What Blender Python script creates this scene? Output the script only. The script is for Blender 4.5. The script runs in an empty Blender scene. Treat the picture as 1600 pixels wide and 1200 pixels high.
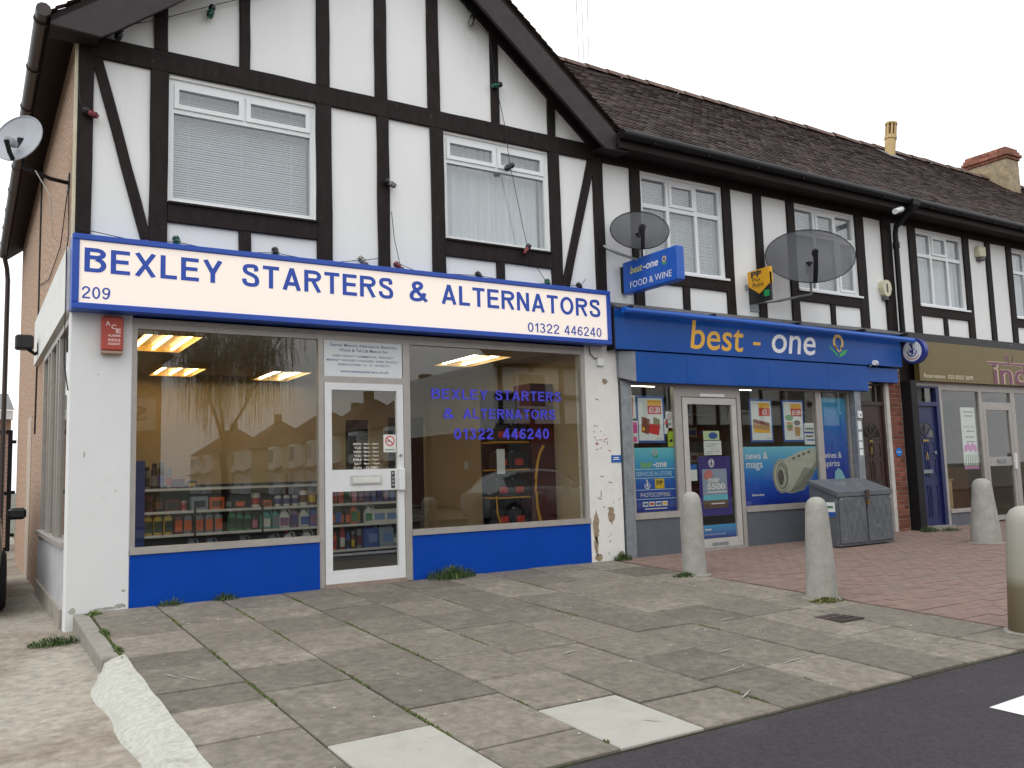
import bpy, math, random
from mathutils import Vector, Matrix
random.seed(7)
R = math.radians
PI = math.pi
sc = bpy.context.scene
col = sc.collection

# ------------------------------------------------------------------ camera
cam = bpy.data.objects.new('camera', bpy.data.cameras.new('camera'))
col.objects.link(cam)
cam.data.sensor_width = 36.0
cam.data.lens = 1357.76 / 1600 * 36
cam.data.clip_start = 0.05
cam.data.clip_end = 2000
def cam_axes(yaw, pitch, roll):
    f = Vector((math.sin(yaw) * math.cos(pitch), math.cos(yaw) * math.cos(pitch), math.sin(pitch)))
    r = Vector((math.cos(yaw), -math.sin(yaw), 0)); u = r.cross(f)
    c, s = math.cos(roll), math.sin(roll)
    return c * r + s * u, -s * r + c * u, f
r_, u_, f_ = cam_axes(R(32.2594), R(5.8896), R(-1.70715))
m = Matrix((r_, u_, -f_)).transposed().to_4x4()
m.translation = (-0.7796, -8.5985, 1.0979)
cam.matrix_world = m
sc.camera = cam

# ------------------------------------------------------------------ sky, sun, exposure
w = bpy.data.worlds.new('World'); sc.world = w; w.use_nodes = True
nt = w.node_tree; nt.nodes.clear()
sky = nt.nodes.new('ShaderNodeTexSky'); sky.sky_type = 'NISHITA'; sky.sun_disc = False
SUN_EL, SUN_AZ = 60, 240          # azimuth measured clockwise from +y
sky.sun_elevation = R(SUN_EL); sky.sun_rotation = R(SUN_AZ)
sky.air_density = 2.0; sky.dust_density = 8.0; sky.ozone_density = 1.0
hs = nt.nodes.new('ShaderNodeHueSaturation'); hs.inputs['Saturation'].default_value = 0.10
nt.links.new(sky.outputs[0], hs.inputs['Color'])
mx = nt.nodes.new('ShaderNodeMix'); mx.data_type = 'RGBA'; mx.inputs['Factor'].default_value = 0.72   # high even cloud
mx.inputs['B'].default_value = (14.0, 14.3, 14.6, 1)
nt.links.new(hs.outputs[0], mx.inputs['A'])
bg = nt.nodes.new('ShaderNodeBackground'); bg.inputs['Strength'].default_value = 0.145
nt.links.new(mx.outputs['Result'], bg.inputs['Color'])
wo = nt.nodes.new('ShaderNodeOutputWorld'); nt.links.new(bg.outputs[0], wo.inputs[0])
sl = bpy.data.lights.new('sun', 'SUN'); sl.energy = 0.55; sl.angle = R(30); sl.color = (1, 0.96, 0.9)
so = bpy.data.objects.new('sun', sl); col.objects.link(so)
sd = Vector((math.sin(R(SUN_AZ)) * math.cos(R(SUN_EL)), math.cos(R(SUN_AZ)) * math.cos(R(SUN_EL)), math.sin(R(SUN_EL))))
so.rotation_euler = sd.to_track_quat('Z', 'Y').to_euler()
vs = sc.view_settings
vs.view_transform = 'Standard'; vs.look = 'None'; vs.gamma = 1.0; vs.exposure = -0.22; vs.use_curve_mapping = False
sc.render.engine = 'CYCLES'
sc.cycles.use_denoising = True
sc.cycles.max_bounces = 8; sc.cycles.transparent_max_bounces = 24
sc.cycles.caustics_reflective = False; sc.cycles.caustics_refractive = False

# ------------------------------------------------------------------ materials
def srgb(r, g, b):
    f = lambda c: (c / 255 / 12.92) if c / 255 <= 0.04045 else ((c / 255 + 0.055) / 1.055) ** 2.4
    return (f(r), f(g), f(b))
MC = {}
def mat(name, c, rough=0.6, metal=0.0, var=0.12, scale=6.0, bump=0.0, bscale=60.0, c2=None, thr=(0.5, 0.6), mscale=4.0,
        stretch=(1, 1, 1), rnd=0.0, island=0.0, emit=None, spec=0.5, coord='Object', coat=0.0):
    """procedural principled material: base colour with soft noise variation, optional second colour through a noise mask, bump"""
    if name in MC: return MC[name]
    M = bpy.data.materials.new(name); M.use_nodes = True
    t = M.node_tree; b = t.nodes['Principled BSDF']; L = t.links.new
    b.inputs['Roughness'].default_value = rough; b.inputs['Metallic'].default_value = metal
    b.inputs['Specular IOR Level'].default_value = spec; b.inputs['Coat Weight'].default_value = coat
    tc = t.nodes.new('ShaderNodeTexCoord'); mp = t.nodes.new('ShaderNodeMapping'); mp.inputs['Scale'].default_value = stretch
    L(tc.outputs[coord], mp.inputs['Vector'])
    n = t.nodes.new('ShaderNodeTexNoise'); n.inputs['Scale'].default_value = scale; n.inputs['Detail'].default_value = 6
    n.inputs['Roughness'].default_value = 0.65
    L(mp.outputs[0], n.inputs['Vector'])
    mr = t.nodes.new('ShaderNodeMapRange'); mr.inputs['From Min'].default_value = 0.3; mr.inputs['From Max'].default_value = 0.7
    mr.inputs['To Min'].default_value = 1 - var; mr.inputs['To Max'].default_value = 1 + var
    L(n.outputs['Fac'], mr.inputs['Value'])
    val = mr.outputs[0]
    for amt, src in ((rnd, 'obj'), (island, 'isl')):
        if not amt: continue
        if src == 'obj': q = t.nodes.new('ShaderNodeObjectInfo'); o = q.outputs['Random']
        else: q = t.nodes.new('ShaderNodeNewGeometry'); o = q.outputs['Random Per Island']
        m2 = t.nodes.new('ShaderNodeMapRange'); m2.inputs['To Min'].default_value = 1 - amt; m2.inputs['To Max'].default_value = 1 + amt
        L(o, m2.inputs['Value'])
        mm = t.nodes.new('ShaderNodeMath'); mm.operation = 'MULTIPLY'; L(val, mm.inputs[0]); L(m2.outputs[0], mm.inputs[1]); val = mm.outputs[0]
    base = t.nodes.new('ShaderNodeRGB'); base.outputs[0].default_value = (*c, 1); bc = base.outputs[0]
    if c2 is not None:
        n2 = t.nodes.new('ShaderNodeTexNoise'); n2.inputs['Scale'].default_value = mscale; n2.inputs['Detail'].default_value = 8
        n2.inputs['Roughness'].default_value = 0.7
        L(mp.outputs[0], n2.inputs['Vector'])
        r2 = t.nodes.new('ShaderNodeMapRange'); r2.inputs['From Min'].default_value = thr[0]; r2.inputs['From Max'].default_value = thr[1]
        L(n2.outputs['Fac'], r2.inputs['Value'])
        mi = t.nodes.new('ShaderNodeMix'); mi.data_type = 'RGBA'; mi.inputs['B'].default_value = (*c2, 1)
        L(r2.outputs[0], mi.inputs['Factor']); L(bc, mi.inputs['A']); bc = mi.outputs['Result']
    vm = t.nodes.new('ShaderNodeVectorMath'); vm.operation = 'SCALE'; L(bc, vm.inputs[0]); L(val, vm.inputs['Scale'])
    L(vm.outputs[0], b.inputs['Base Color'])
    if bump:
        n3 = t.nodes.new('ShaderNodeTexNoise'); n3.inputs['Scale'].default_value = bscale; n3.inputs['Detail'].default_value = 4
        L(mp.outputs[0], n3.inputs['Vector'])
        bu = t.nodes.new('ShaderNodeBump'); bu.inputs['Strength'].default_value = bump; bu.inputs['Distance'].default_value = 0.01
        L(n3.outputs['Fac'], bu.inputs['Height']); L(bu.outputs[0], b.inputs['Normal'])
    if emit: b.inputs['Emission Color'].default_value = (*emit[0], 1); b.inputs['Emission Strength'].default_value = emit[1]
    MC[name] = M
    return M
def vinyl(name, rgb, rough=0.45):
    return mat('print_' + name, srgb(*rgb), rough=rough, var=0.03)
def gradient(name, z0, z1, stops):
    """printed gradient along height (flat print)"""
    M = bpy.data.materials.new(name); M.use_nodes = True
    t = M.node_tree; b = t.nodes['Principled BSDF']; L = t.links.new; b.inputs['Roughness'].default_value = 0.4
    tc = t.nodes.new('ShaderNodeTexCoord'); sx = t.nodes.new('ShaderNodeSeparateXYZ'); L(tc.outputs['Object'], sx.inputs[0])
    mr = t.nodes.new('ShaderNodeMapRange'); mr.inputs['From Min'].default_value = z0; mr.inputs['From Max'].default_value = z1
    L(sx.outputs['Z'], mr.inputs['Value'])
    cr = t.nodes.new('ShaderNodeValToRGB'); L(mr.outputs[0], cr.inputs[0])
    while len(cr.color_ramp.elements) < len(stops): cr.color_ramp.elements.new(0.5)
    for e, (p, c) in zip(cr.color_ramp.elements, stops): e.position = p; e.color = (*srgb(*c), 1)
    L(cr.outputs[0], b.inputs['Base Color'])
    return M
def glass_mat(name, tint=(0.94, 0.95, 0.93), k=0.065):
    M = bpy.data.materials.new(name); M.use_nodes = True
    t = M.node_tree; t.nodes.clear(); L = t.links.new
    lw = t.nodes.new('ShaderNodeLayerWeight'); lw.inputs['Blend'].default_value = 0.5
    p = t.nodes.new('ShaderNodeMath'); p.operation = 'POWER'; p.inputs[1].default_value = 5; L(lw.outputs['Facing'], p.inputs[0])
    q = t.nodes.new('ShaderNodeMath'); q.operation = 'MULTIPLY_ADD'; q.inputs[1].default_value = 1 - k; q.inputs[2].default_value = k
    L(p.outputs[0], q.inputs[0])
    tr = t.nodes.new('ShaderNodeBsdfTransparent'); tr.inputs[0].default_value = (*tint, 1)
    gl = t.nodes.new('ShaderNodeBsdfGlossy'); gl.inputs['Roughness'].default_value = 0.0
    mi = t.nodes.new('ShaderNodeMixShader'); L(q.outputs[0], mi.inputs[0]); L(tr.outputs[0], mi.inputs[1]); L(gl.outputs[0], mi.inputs[2])
    o = t.nodes.new('ShaderNodeOutputMaterial'); L(mi.outputs[0], o.inputs[0])
    return M
GLASS = glass_mat('window_glass')
GLASS_UP = glass_mat('upper_glass', (0.93, 0.95, 0.96), 0.12)
def mesh_dish_mat():
    M = bpy.data.materials.new('perforated_metal'); M.use_nodes = True
    t = M.node_tree; L = t.links.new; b = t.nodes['Principled BSDF']; o = t.nodes['Material Output']
    b.inputs['Base Color'].default_value = (0.035, 0.037, 0.046, 1); b.inputs['Roughness'].default_value = 0.5
    tr = t.nodes.new('ShaderNodeBsdfTransparent'); mi = t.nodes.new('ShaderNodeMixShader'); mi.inputs[0].default_value = 0.14
    L(b.outputs[0], mi.inputs[1]); L(tr.outputs[0], mi.inputs[2]); L(mi.outputs[0], o.inputs[0])
    return M

WHITE = mat('painted_render', (0.84, 0.85, 0.84), rough=0.85, var=0.03, scale=2.5, bump=0.12, bscale=45, c2=(0.66, 0.66, 0.62), thr=(0.60, 0.85), mscale=1.6, stretch=(1, 1, 0.35))
PILLAR = mat('painted_pillar', (0.72, 0.735, 0.735), rough=0.6, var=0.03, scale=2, bump=0.05, bscale=30, c2=(0.55, 0.54, 0.50), thr=(0.60, 0.80), mscale=2.2)
PEEL = mat('peeling_paint', (0.74, 0.73, 0.69), rough=0.75, var=0.05, scale=5, bump=0.3, bscale=25, c2=(0.36, 0.28, 0.20), thr=(0.635, 0.655), mscale=3.1)
TIMBER = mat('stained_timber', (0.016, 0.0105, 0.0105), rough=0.72, var=0.45, scale=9, bump=0.35, bscale=40, c2=(0.16, 0.125, 0.105), thr=(0.66, 0.74), mscale=13, stretch=(1.4, 1, 0.45), spec=0.25)
BARGE = mat('barge_paint', (0.030, 0.020, 0.021), rough=0.65, var=0.3, scale=6, bump=0.2, bscale=30, c2=(0.32, 0.30, 0.29), thr=(0.72, 0.76), mscale=7)
SOFFIT = mat('soffit_paint', (0.020, 0.013, 0.013), rough=0.7, var=0.25, scale=5, spec=0.25)
PEBBLE = mat('pebbledash', (0.36, 0.23, 0.155), rough=0.95, var=0.6, scale=26, bump=1.0, bscale=34, c2=(0.62, 0.46, 0.36), thr=(0.48, 0.62), mscale=24)
TILE = mat('roof_tile', (0.056, 0.035, 0.031), rough=0.85, var=0.35, scale=3, bump=0.4, bscale=50, island=0.38, c2=(0.105, 0.070, 0.056), thr=(0.50, 0.72), mscale=1.1)
RIDGE = mat('ridge_tile_clay', (0.14, 0.085, 0.07), rough=0.85, var=0.3, scale=7, rnd=0.3, c2=(0.25, 0.23, 0.17), thr=(0.58, 0.7), mscale=9)
UPVC = mat('upvc', (0.80, 0.82, 0.83), rough=0.35, var=0.03, scale=3)
ALU = mat('aged_aluminium', (0.40, 0.372, 0.345), rough=0.45, metal=0.3, var=0.10, scale=7, bump=0.03, bscale=30)
ALUW = mat('white_aluminium', (0.70, 0.71, 0.71), rough=0.38, var=0.05, scale=5)
STEEL = mat('galvanised', (0.28, 0.30, 0.32), rough=0.5, metal=0.6, var=0.2, scale=12)
BLUE = mat('blue_panel', (0.0005, 0.054, 0.37), spec=0.2, rough=0.4, var=0.07, scale=2.2, bump=0.02, bscale=8)
SIGNBLUE = mat('sign_blue', (0.018, 0.075, 0.42), rough=0.35, var=0.06, scale=4)
FASCIA = mat('fascia_blue', (0.005, 0.075, 0.34), spec=0.3, rough=0.33, var=0.08, scale=2, c2=(0.02, 0.085, 0.36), thr=(0.5, 0.75), mscale=1.5)
GREYP = mat('grey_panel', (0.095, 0.105, 0.125), rough=0.5, var=0.12, scale=4)
BLACKM = mat('black_metal', (0.009, 0.009, 0.011), rough=0.5, var=0.2, scale=8, spec=0.25)
BLACKP = mat('black_plastic', (0.014, 0.014, 0.016), rough=0.38, var=0.1)
CABLE = mat('cable', (0.012, 0.012, 0.012), rough=0.6, var=0.1)
CONC = mat('bollard_concrete', (0.33, 0.325, 0.295), rough=0.9, var=0.14, scale=9, bump=0.35, bscale=70, c2=(0.23, 0.22, 0.18), thr=(0.56, 0.78), mscale=4)
SLAB = mat('paving_slab', (0.160, 0.140, 0.114), rough=0.9, var=0.30, scale=16, bump=0.35, bscale=110, rnd=0.26, c2=(0.235, 0.210, 0.172), thr=(0.50, 0.72), mscale=3.2, coord='Object')
SLABN = mat('new_paving_slab', (0.375, 0.365, 0.325), rough=0.85, var=0.05, scale=6, bump=0.15, bscale=120, c2=(0.31, 0.30, 0.265), thr=(0.5, 0.75), mscale=4)
JOINT = mat('joint_soil', (0.055, 0.050, 0.032), rough=1.0, var=0.3, scale=20, c2=(0.05, 0.07, 0.02), thr=(0.5, 0.6), mscale=6)
DRIVE = mat('drive_concrete', (0.33, 0.30, 0.25), rough=0.92, var=0.30, scale=14, bump=0.4, bscale=80, c2=(0.175, 0.135, 0.095), thr=(0.44, 0.66), mscale=1.0)
KERB = mat('kerb_stone_concrete', (0.25, 0.235, 0.205), rough=0.9, var=0.2, scale=8, bump=0.3, bscale=70)
WHITECON = mat('whitewashed_concrete', (0.43, 0.43, 0.385), rough=0.95, var=0.22, scale=30, bump=0.6, bscale=60, c2=(0.31, 0.295, 0.25), thr=(0.55, 0.72), mscale=6)
ROAD = mat('asphalt', (0.032, 0.026, 0.031), rough=0.88, var=0.45, scale=45, bump=0.5, bscale=260, c2=(0.046, 0.040, 0.044), thr=(0.45, 0.65), mscale=0.8)
PAVER = mat('clay_paver', (0.205, 0.138, 0.114), rough=0.92, var=0.12, scale=8, bump=0.3, bscale=90, island=0.06, c2=(0.19, 0.148, 0.122), thr=(0.5, 0.7), mscale=1.2)
BRICK = mat('red_brick', (0.20, 0.065, 0.042), rough=0.9, var=0.25, scale=14, bump=0.4, bscale=80, rnd=0.3)
MORTAR = mat('mortar', (0.30, 0.27, 0.23), rough=0.95, var=0.15, scale=20)
LETTER = vinyl('sign_letter', (38, 78, 178))
WOODTAN = mat('tan_wall', (0.56, 0.44, 0.28), rough=0.85, var=0.05, scale=2)
GRASS = mat('grass', (0.055, 0.095, 0.022), rough=0.7, var=0.4, scale=15, island=0.4)
MOSS = mat('moss', (0.065, 0.085, 0.02), rough=0.95, var=0.4, scale=20, island=0.3)

# ------------------------------------------------------------------ mesh helpers
class MB:
    def __init__(s): s.v = []; s.f = []
    def add(s, vs, fs):
        n = len(s.v); s.v += [tuple(p) for p in vs]; s.f += [tuple(i + n for i in f) for f in fs]; return s
    def box(s, x0, x1, y0, y1, z0, z1):
        return s.add([(x0, y0, z0), (x1, y0, z0), (x1, y1, z0), (x0, y1, z0), (x0, y0, z1), (x1, y0, z1), (x1, y1, z1), (x0, y1, z1)],
                     [(0, 3, 2, 1), (4, 5, 6, 7), (0, 1, 5, 4), (1, 2, 6, 5), (2, 3, 7, 6), (3, 0, 4, 7)])
    def bbox(s, x0, x1, y0, y1, z0, z1, b=0.006):
        """box with chamfered edges on all vertical and top/bottom front edges"""
        o = []
        for z, ins in ((z0, b), (z0 + b, 0), (z1 - b, 0), (z1, b)):
            a0, a1, c0, c1 = x0 + ins, x1 - ins, y0 + ins, y1 - ins
            k = b * 0.7
            o.append([(a0 + k, c0, z), (a1 - k, c0, z), (a1, c0 + k, z), (a1, c1 - k, z), (a1 - k, c1, z), (a0 + k, c1, z), (a0, c1 - k, z), (a0, c0 + k, z)])
        return s.loft(o)
    def loft(s, rings, cap=True, closed=True):
        n = len(rings[0]); vs = [p for r in rings for p in r]; fs = []
        for i in range(len(rings) - 1):
            for j in range(n if closed else n - 1):
                k = (j + 1) % n
                fs.append((i * n + j, i * n + k, (i + 1) * n + k, (i + 1) * n + j))
        if cap and closed:
            fs.append(tuple(range(n - 1, -1, -1))); fs.append(tuple((len(rings) - 1) * n + j for j in range(n)))
        return s.add(vs, fs)
    def prism(s, poly, y0, y1):
        """polygon in x,z (counter-clockwise seen from -y) extruded from y0 (front) to y1"""
        return s.loft([[(x, y0, z) for x, z in poly], [(x, y1, z) for x, z in poly]])
    def lathe(s, prof, n=16, c=(0, 0, 0)):
        return s.loft([[(c[0] + r * math.cos(2 * PI * j / n), c[1] + r * math.sin(2 * PI * j / n), c[2] + z) for j in range(n)] for r, z in prof])
    def tube(s, pts, r, n=8):
        pts = [Vector(p) for p in pts]; rings = []
        for i, p in enumerate(pts):
            d = (pts[min(i + 1, len(pts) - 1)] - pts[max(i - 1, 0)]).normalized()
            a = d.cross(Vector((0, 0, 1)))
            if a.length < 0.05: a = d.cross(Vector((0, 1, 0)))
            a.normalize(); b = d.cross(a)
            rr = r[i] if isinstance(r, (list, tuple)) else r
            rings.append([p + rr * (math.cos(2 * PI * j / n) * a + math.sin(2 * PI * j / n) * b) for j in range(n)])
        return s.loft(rings)
    def quad(s, a, b, c, d): return s.add([a, b, c, d], [(0, 1, 2, 3)])
    def disc(s, cx, cz, rx, rz, y, n=28, a0=0, a1=2 * PI):
        k = [(cx + rx * math.cos(a0 + (a1 - a0) * i / n), y, cz + rz * math.sin(a0 + (a1 - a0) * i / n)) for i in range(n if a1 - a0 >= 6.28 else n + 1)]
        return s.add(k, [tuple(range(len(k)))])
    def poly(s, pts, y): return s.add([(x, y, z) for x, z in pts], [tuple(range(len(pts)))])
    def ring(s, cx, cz, r0, r1, y, n=28, a0=0, a1=2 * PI):
        for i in range(n):
            p = a0 + (a1 - a0) * i / n; q = a0 + (a1 - a0) * (i + 1) / n
            s.quad((cx + r0 * math.cos(p), y, cz + r0 * math.sin(p)), (cx + r1 * math.cos(p), y, cz + r1 * math.sin(p)),
                   (cx + r1 * math.cos(q), y, cz + r1 * math.sin(q)), (cx + r0 * math.cos(q), y, cz + r0 * math.sin(q)))
        return s
    def xf(s, M): s.v = [tuple(M @ Vector(p)) for p in s.v]; return s
    def mesh(s, name):
        me = bpy.data.meshes.new(name); me.from_pydata(s.v, [], s.f); me.validate(); me.update(); return me
def setp(o, label=None, cat=None, group=None, kind=None):
    if label: o['label'] = label
    if cat: o['category'] = cat
    if group: o['group'] = group
    if kind: o['kind'] = kind
    return o
def link_mesh(name, me, m, parent=None, smooth=False, kind=None):
    if m and not me.materials: me.materials.append(m)
    if smooth:
        for p in me.polygons: p.use_smooth = True
        try: me.set_sharp_from_angle(angle=R(40))
        except Exception: pass
    o = bpy.data.objects.new(name, me); col.objects.link(o)
    if parent is not None:
        o.parent = parent
        if parent.type == 'EMPTY': o.matrix_parent_inverse = Matrix.Translation(-parent.location)
    if kind: o['kind'] = kind
    return o
def part(name, mb, m, parent=None, smooth=False, kind=None):
    return link_mesh(name, mb.mesh(name), m, parent, smooth, kind)
def thing(name, label, cat, loc=(0, 0, 0), group=None):
    o = bpy.data.objects.new(name, None); o.empty_display_size = 0.2; col.objects.link(o); o.location = loc
    return setp(o, label, cat, group)
def struct(name, mb, m, smooth=False): return setp(part(name, mb, m, None, smooth), kind='structure')
def copy_tree(o, loc, parent=None, rotz=None):
    c = o.copy(); col.objects.link(c)
    if parent is not None: c.parent = parent
    else:
        c.location = loc
        if rotz is not None: c.rotation_euler.z = rotz
    for ch in o.children: copy_tree(ch, None, c)
    return c
TXT = {}
def text_mb(s, bold=0.0, shear=0.0, spacing=1.0):
    key = (s, bold, shear, spacing)
    if key not in TXT:
        cu = bpy.data.curves.new('lettering', 'FONT'); cu.body = s; cu.size = 1; cu.offset = bold; cu.shear = shear; cu.space_character = spacing
        cu.resolution_u = 4; cu.fill_mode = 'FRONT'
        o = bpy.data.objects.new('lettering', cu); col.objects.link(o)
        me = o.to_mesh(); v = [tuple(p.co) for p in me.vertices]; f = [tuple(p.vertices) for p in me.polygons]
        o.to_mesh_clear(); bpy.data.objects.remove(o); bpy.data.curves.remove(cu)
        TXT[key] = (v, f)
    return TXT[key]
def text_in(s, x0, x1, z0, z1, y, bold=0.0, shear=0.0, spacing=1.0):
    """lettering facing -y, its bounding box fitted to the rectangle"""
    v, f = text_mb(s, bold, shear, spacing)
    xs = [p[0] for p in v]; ys = [p[1] for p in v]
    ax, bx, ay, by = min(xs), max(xs), min(ys), max(ys)
    mb = MB(); mb.add([(x0 + (p[0] - ax) / (bx - ax) * (x1 - x0), y, z0 + (p[1] - ay) / (by - ay) * (z1 - z0)) for p in v], f)
    return mb
def lettering(parent, s, x0, x1, z0, z1, y, m, **k):
    return part('lettering', text_in(s, x0, x1, z0, z1, y, **k), m, parent)

def bez(p0, p1, p2, p3, n=8):
    return [tuple((1 - t) ** 3 * a + 3 * t * (1 - t) ** 2 * b + 3 * t * t * (1 - t) * c + t ** 3 * d for a, b, c, d in zip(p0, p1, p2, p3)) for t in [i / n for i in range(n + 1)]]
def arc(cx, cy, rx, ry, a0, a1, n=14): return [(cx + rx * math.cos(R(a0 + (a1 - a0) * i / n)), cy + ry * math.sin(R(a0 + (a1 - a0) * i / n))) for i in range(n + 1)]
def glyph(ch, t):
    """grotesque capitals and figures as centre lines in a cell one unit high: (advance width, strokes)"""
    h = t / 2
    if ch == 'B': return 0.66, [[(h, 0), (h, 1)], [(h, 1 - h), (0.36, 1 - h)] + arc(0.36, 0.765, 0.20, 0.235 - h, 90, -90) + [(h, 0.53 + h)], [(h, 0.53 + h), (0.38, 0.53 + h)] + arc(0.38, 0.30, 0.66 - 0.38 - h, 0.30 - h, 90, -90) + [(h, h)]][:3]
    if ch == 'E': return 0.60, [[(h, 0), (h, 1)], [(h, 1 - h), (0.59, 1 - h)], [(h, 0.52), (0.55, 0.52)], [(h, h), (0.60, h)]]
    if ch == 'L': return 0.54, [[(h, 0), (h, 1)], [(h, h), (0.54, h)]]
    if ch == 'X': return 0.70, [[(0.085, 1), (0.615, 0)], [(0.615, 1), (0.085, 0)]]
    if ch == 'Y': return 0.68, [[(0.085, 1), (0.34, 0.42)], [(0.595, 1), (0.34, 0.42)], [(0.34, 0.45), (0.34, 0)]]
    if ch == 'T': return 0.62, [[(0, 1 - h), (0.62, 1 - h)], [(0.31, 1 - h), (0.31, 0)]]
    if ch == 'A': return 0.72, [[(0.08, 0), (0.36, 1)], [(0.64, 0), (0.36, 1)], [(0.17, 0.29), (0.55, 0.29)]]
    if ch == 'N': return 0.66, [[(h, 0), (h, 1)], [(0.66 - h, 0), (0.66 - h, 1)], [(h + 0.01, 0.97), (0.65 - h, 0.03)]]
    if ch == 'R': return 0.68, [[(h, 0), (h, 1)], [(h, 1 - h), (0.40, 1 - h)] + arc(0.40, 0.74, 0.20, 0.26 - h, 90, -90) + [(h, 0.48 + h)], [(0.36, 0.5), (0.60, 0.0)]]
    if ch == 'O': return 0.76, [arc(0.38, 0.5, 0.38 - h, 0.5 - h, 0, 360, 36)]
    if ch == 'S': return 0.64, [[(0.61 - h, 0.70), (0.60 - h, 0.76)] + bez((0.60 - h, 0.76), (0.55, 0.96), (0.40, 1 - h), (0.31, 1 - h)) + bez((0.31, 1 - h), (0.12, 1 - h), (h + 0.02, 0.86), (h + 0.02, 0.74)) + bez((h + 0.02, 0.74), (h + 0.02, 0.52), (0.64 - h, 0.60), (0.64 - h, 0.28)) + bez((0.64 - h, 0.28), (0.64 - h, 0.12), (0.50, h), (0.33, h)) + bez((0.33, h), (0.15, h), (h, 0.15), (h - 0.005, 0.34))]
    if ch == '&': return 0.76, [[(0.71, 0.02), (0.24, 0.60)] + bez((0.24, 0.60), (0.12, 0.78), (0.20, 1 - h), (0.35, 1 - h)) + bez((0.35, 1 - h), (0.50, 1 - h), (0.56, 0.76), (0.42, 0.64)), bez((0.42, 0.64), (0.20, 0.50), (h, 0.42), (h, 0.25)) + bez((h, 0.25), (h, 0.1), (0.2, h), (0.30, h)) + bez((0.30, h), (0.52, h), (0.60, 0.26), (0.62, 0.44))]
    if ch == '0': return 0.56, [arc(0.28, 0.5, 0.28 - h, 0.5 - h, 0, 360, 30)]
    if ch == '1': return 0.34, [[(0.26, 0), (0.26, 1)], [(0.02, 0.74), (0.12, 0.77), (0.22, 0.86), (0.27, 0.97)]]
    if ch == '2': return 0.56, [[(h, 0.68)] + arc(0.28, 0.70, 0.28 - h, 0.30 - h, 175, -20) + bez((0.47, 0.62), (0.42, 0.46), (0.10, 0.30), (h + 0.02, h), 6), [(0.02, h), (0.56, h)]]
    if ch == '3': return 0.56, [arc(0.27, 0.74, 0.25 - h, 0.26 - h, 165, -90) , arc(0.27, 0.28, 0.29 - h, 0.28 - h, 90, -165)]
    if ch == '4': return 0.58, [[(0.42, 0), (0.42, 1)], [(0.40, 0.96), (0.05, 0.30)], [(0.02, 0.28), (0.58, 0.28)]]
    if ch == '6': return 0.56, [arc(0.28, 0.31, 0.28 - h, 0.31 - h, 0, 360, 26), bez((0.49, 0.76), (0.44, 1.02), (h, 1.02), (h, 0.34), 12)]
    if ch == '9': return 0.56, [arc(0.28, 0.69, 0.28 - h, 0.31 - h, 0, 360, 26), bez((0.07, 0.24), (0.12, -0.02), (0.56 - h, -0.02), (0.56 - h, 0.66), 12)]
def band(mb, pts, t, y):
    n = len(pts); closed = math.hypot(pts[0][0] - pts[-1][0], pts[0][1] - pts[-1][1]) < 1e-6; Lr = []
    for i in range(n):
        a = pts[i - 1] if i else (pts[-2] if closed else pts[0]); b = pts[i + 1] if i < n - 1 else (pts[1] if closed else pts[-1])
        dx, dz = b[0] - a[0], b[1] - a[1]; L = math.hypot(dx, dz) or 1; nx, nz = -dz / L, dx / L
        Lr.append(((pts[i][0] + nx * t / 2, y, pts[i][1] + nz * t / 2), (pts[i][0] - nx * t / 2, y, pts[i][1] - nz * t / 2)))
    for i in range(n - 1): mb.quad(Lr[i][1], Lr[i + 1][1], Lr[i + 1][0], Lr[i][0])
def grotesque(s, x0, x1, z0, z1, y, t=0.155, gap=0.13):
    mb = MB(); x = 0
    for ch in s:
        if ch == ' ': x += 0.35; continue
        w_, st = glyph(ch, t)
        for k, p in enumerate(st): band(mb, [(px + x, pz) for px, pz in p], t, y - k * 0.0004)
        x += w_ + gap
    tot = x - gap
    mb.v = [(x0 + p[0] / tot * (x1 - x0), p[1], min(max(z0 + p[2] * (z1 - z0), z0 - 0.004), z1 + 0.004)) for p in mb.v]
    return mb
def wall_holes(mb, x0, x1, z0, z1, holes, yf, yb):
    """wall in the xz plane from yf (front) to yb with rectangular openings and their reveals"""
    xs = sorted({x0, x1, *[h[0] for h in holes], *[h[1] for h in holes]}); zs = sorted({z0, z1, *[h[2] for h in holes], *[h[3] for h in holes]})
    inside = lambda x, z: any(h[0] < x < h[1] and h[2] < z < h[3] for h in holes)
    for i in range(len(xs) - 1):
        for j in range(len(zs) - 1):
            a, b, c, d = xs[i], xs[i + 1], zs[j], zs[j + 1]
            if inside((a + b) / 2, (c + d) / 2): continue
            mb.quad((a, yf, c), (b, yf, c), (b, yf, d), (a, yf, d)); mb.quad((b, yb, c), (a, yb, c), (a, yb, d), (b, yb, d))
    for a, b, c, d in [(x0, x1, z0, z1)]:
        mb.quad((a, yb, c), (a, yf, c), (a, yf, d), (a, yb, d)); mb.quad((b, yf, c), (b, yb, c), (b, yb, d), (b, yf, d))
        mb.quad((a, yf, d), (b, yf, d), (b, yb, d), (a, yb, d)); mb.quad((a, yb, c), (b, yb, c), (b, yf, c), (a, yf, c))
    for a, b, c, d in holes:
        mb.quad((a, yf, c), (a, yb, c), (a, yb, d), (a, yf, d)); mb.quad((b, yb, c), (b, yf, c), (b, yf, d), (b, yb, d))
        mb.quad((a, yf, d), (a, yb, d), (b, yb, d), (b, yf, d)); mb.quad((a, yb, c), (a, yf, c), (b, yf, c), (b, yb, c))
    return mb
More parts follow.
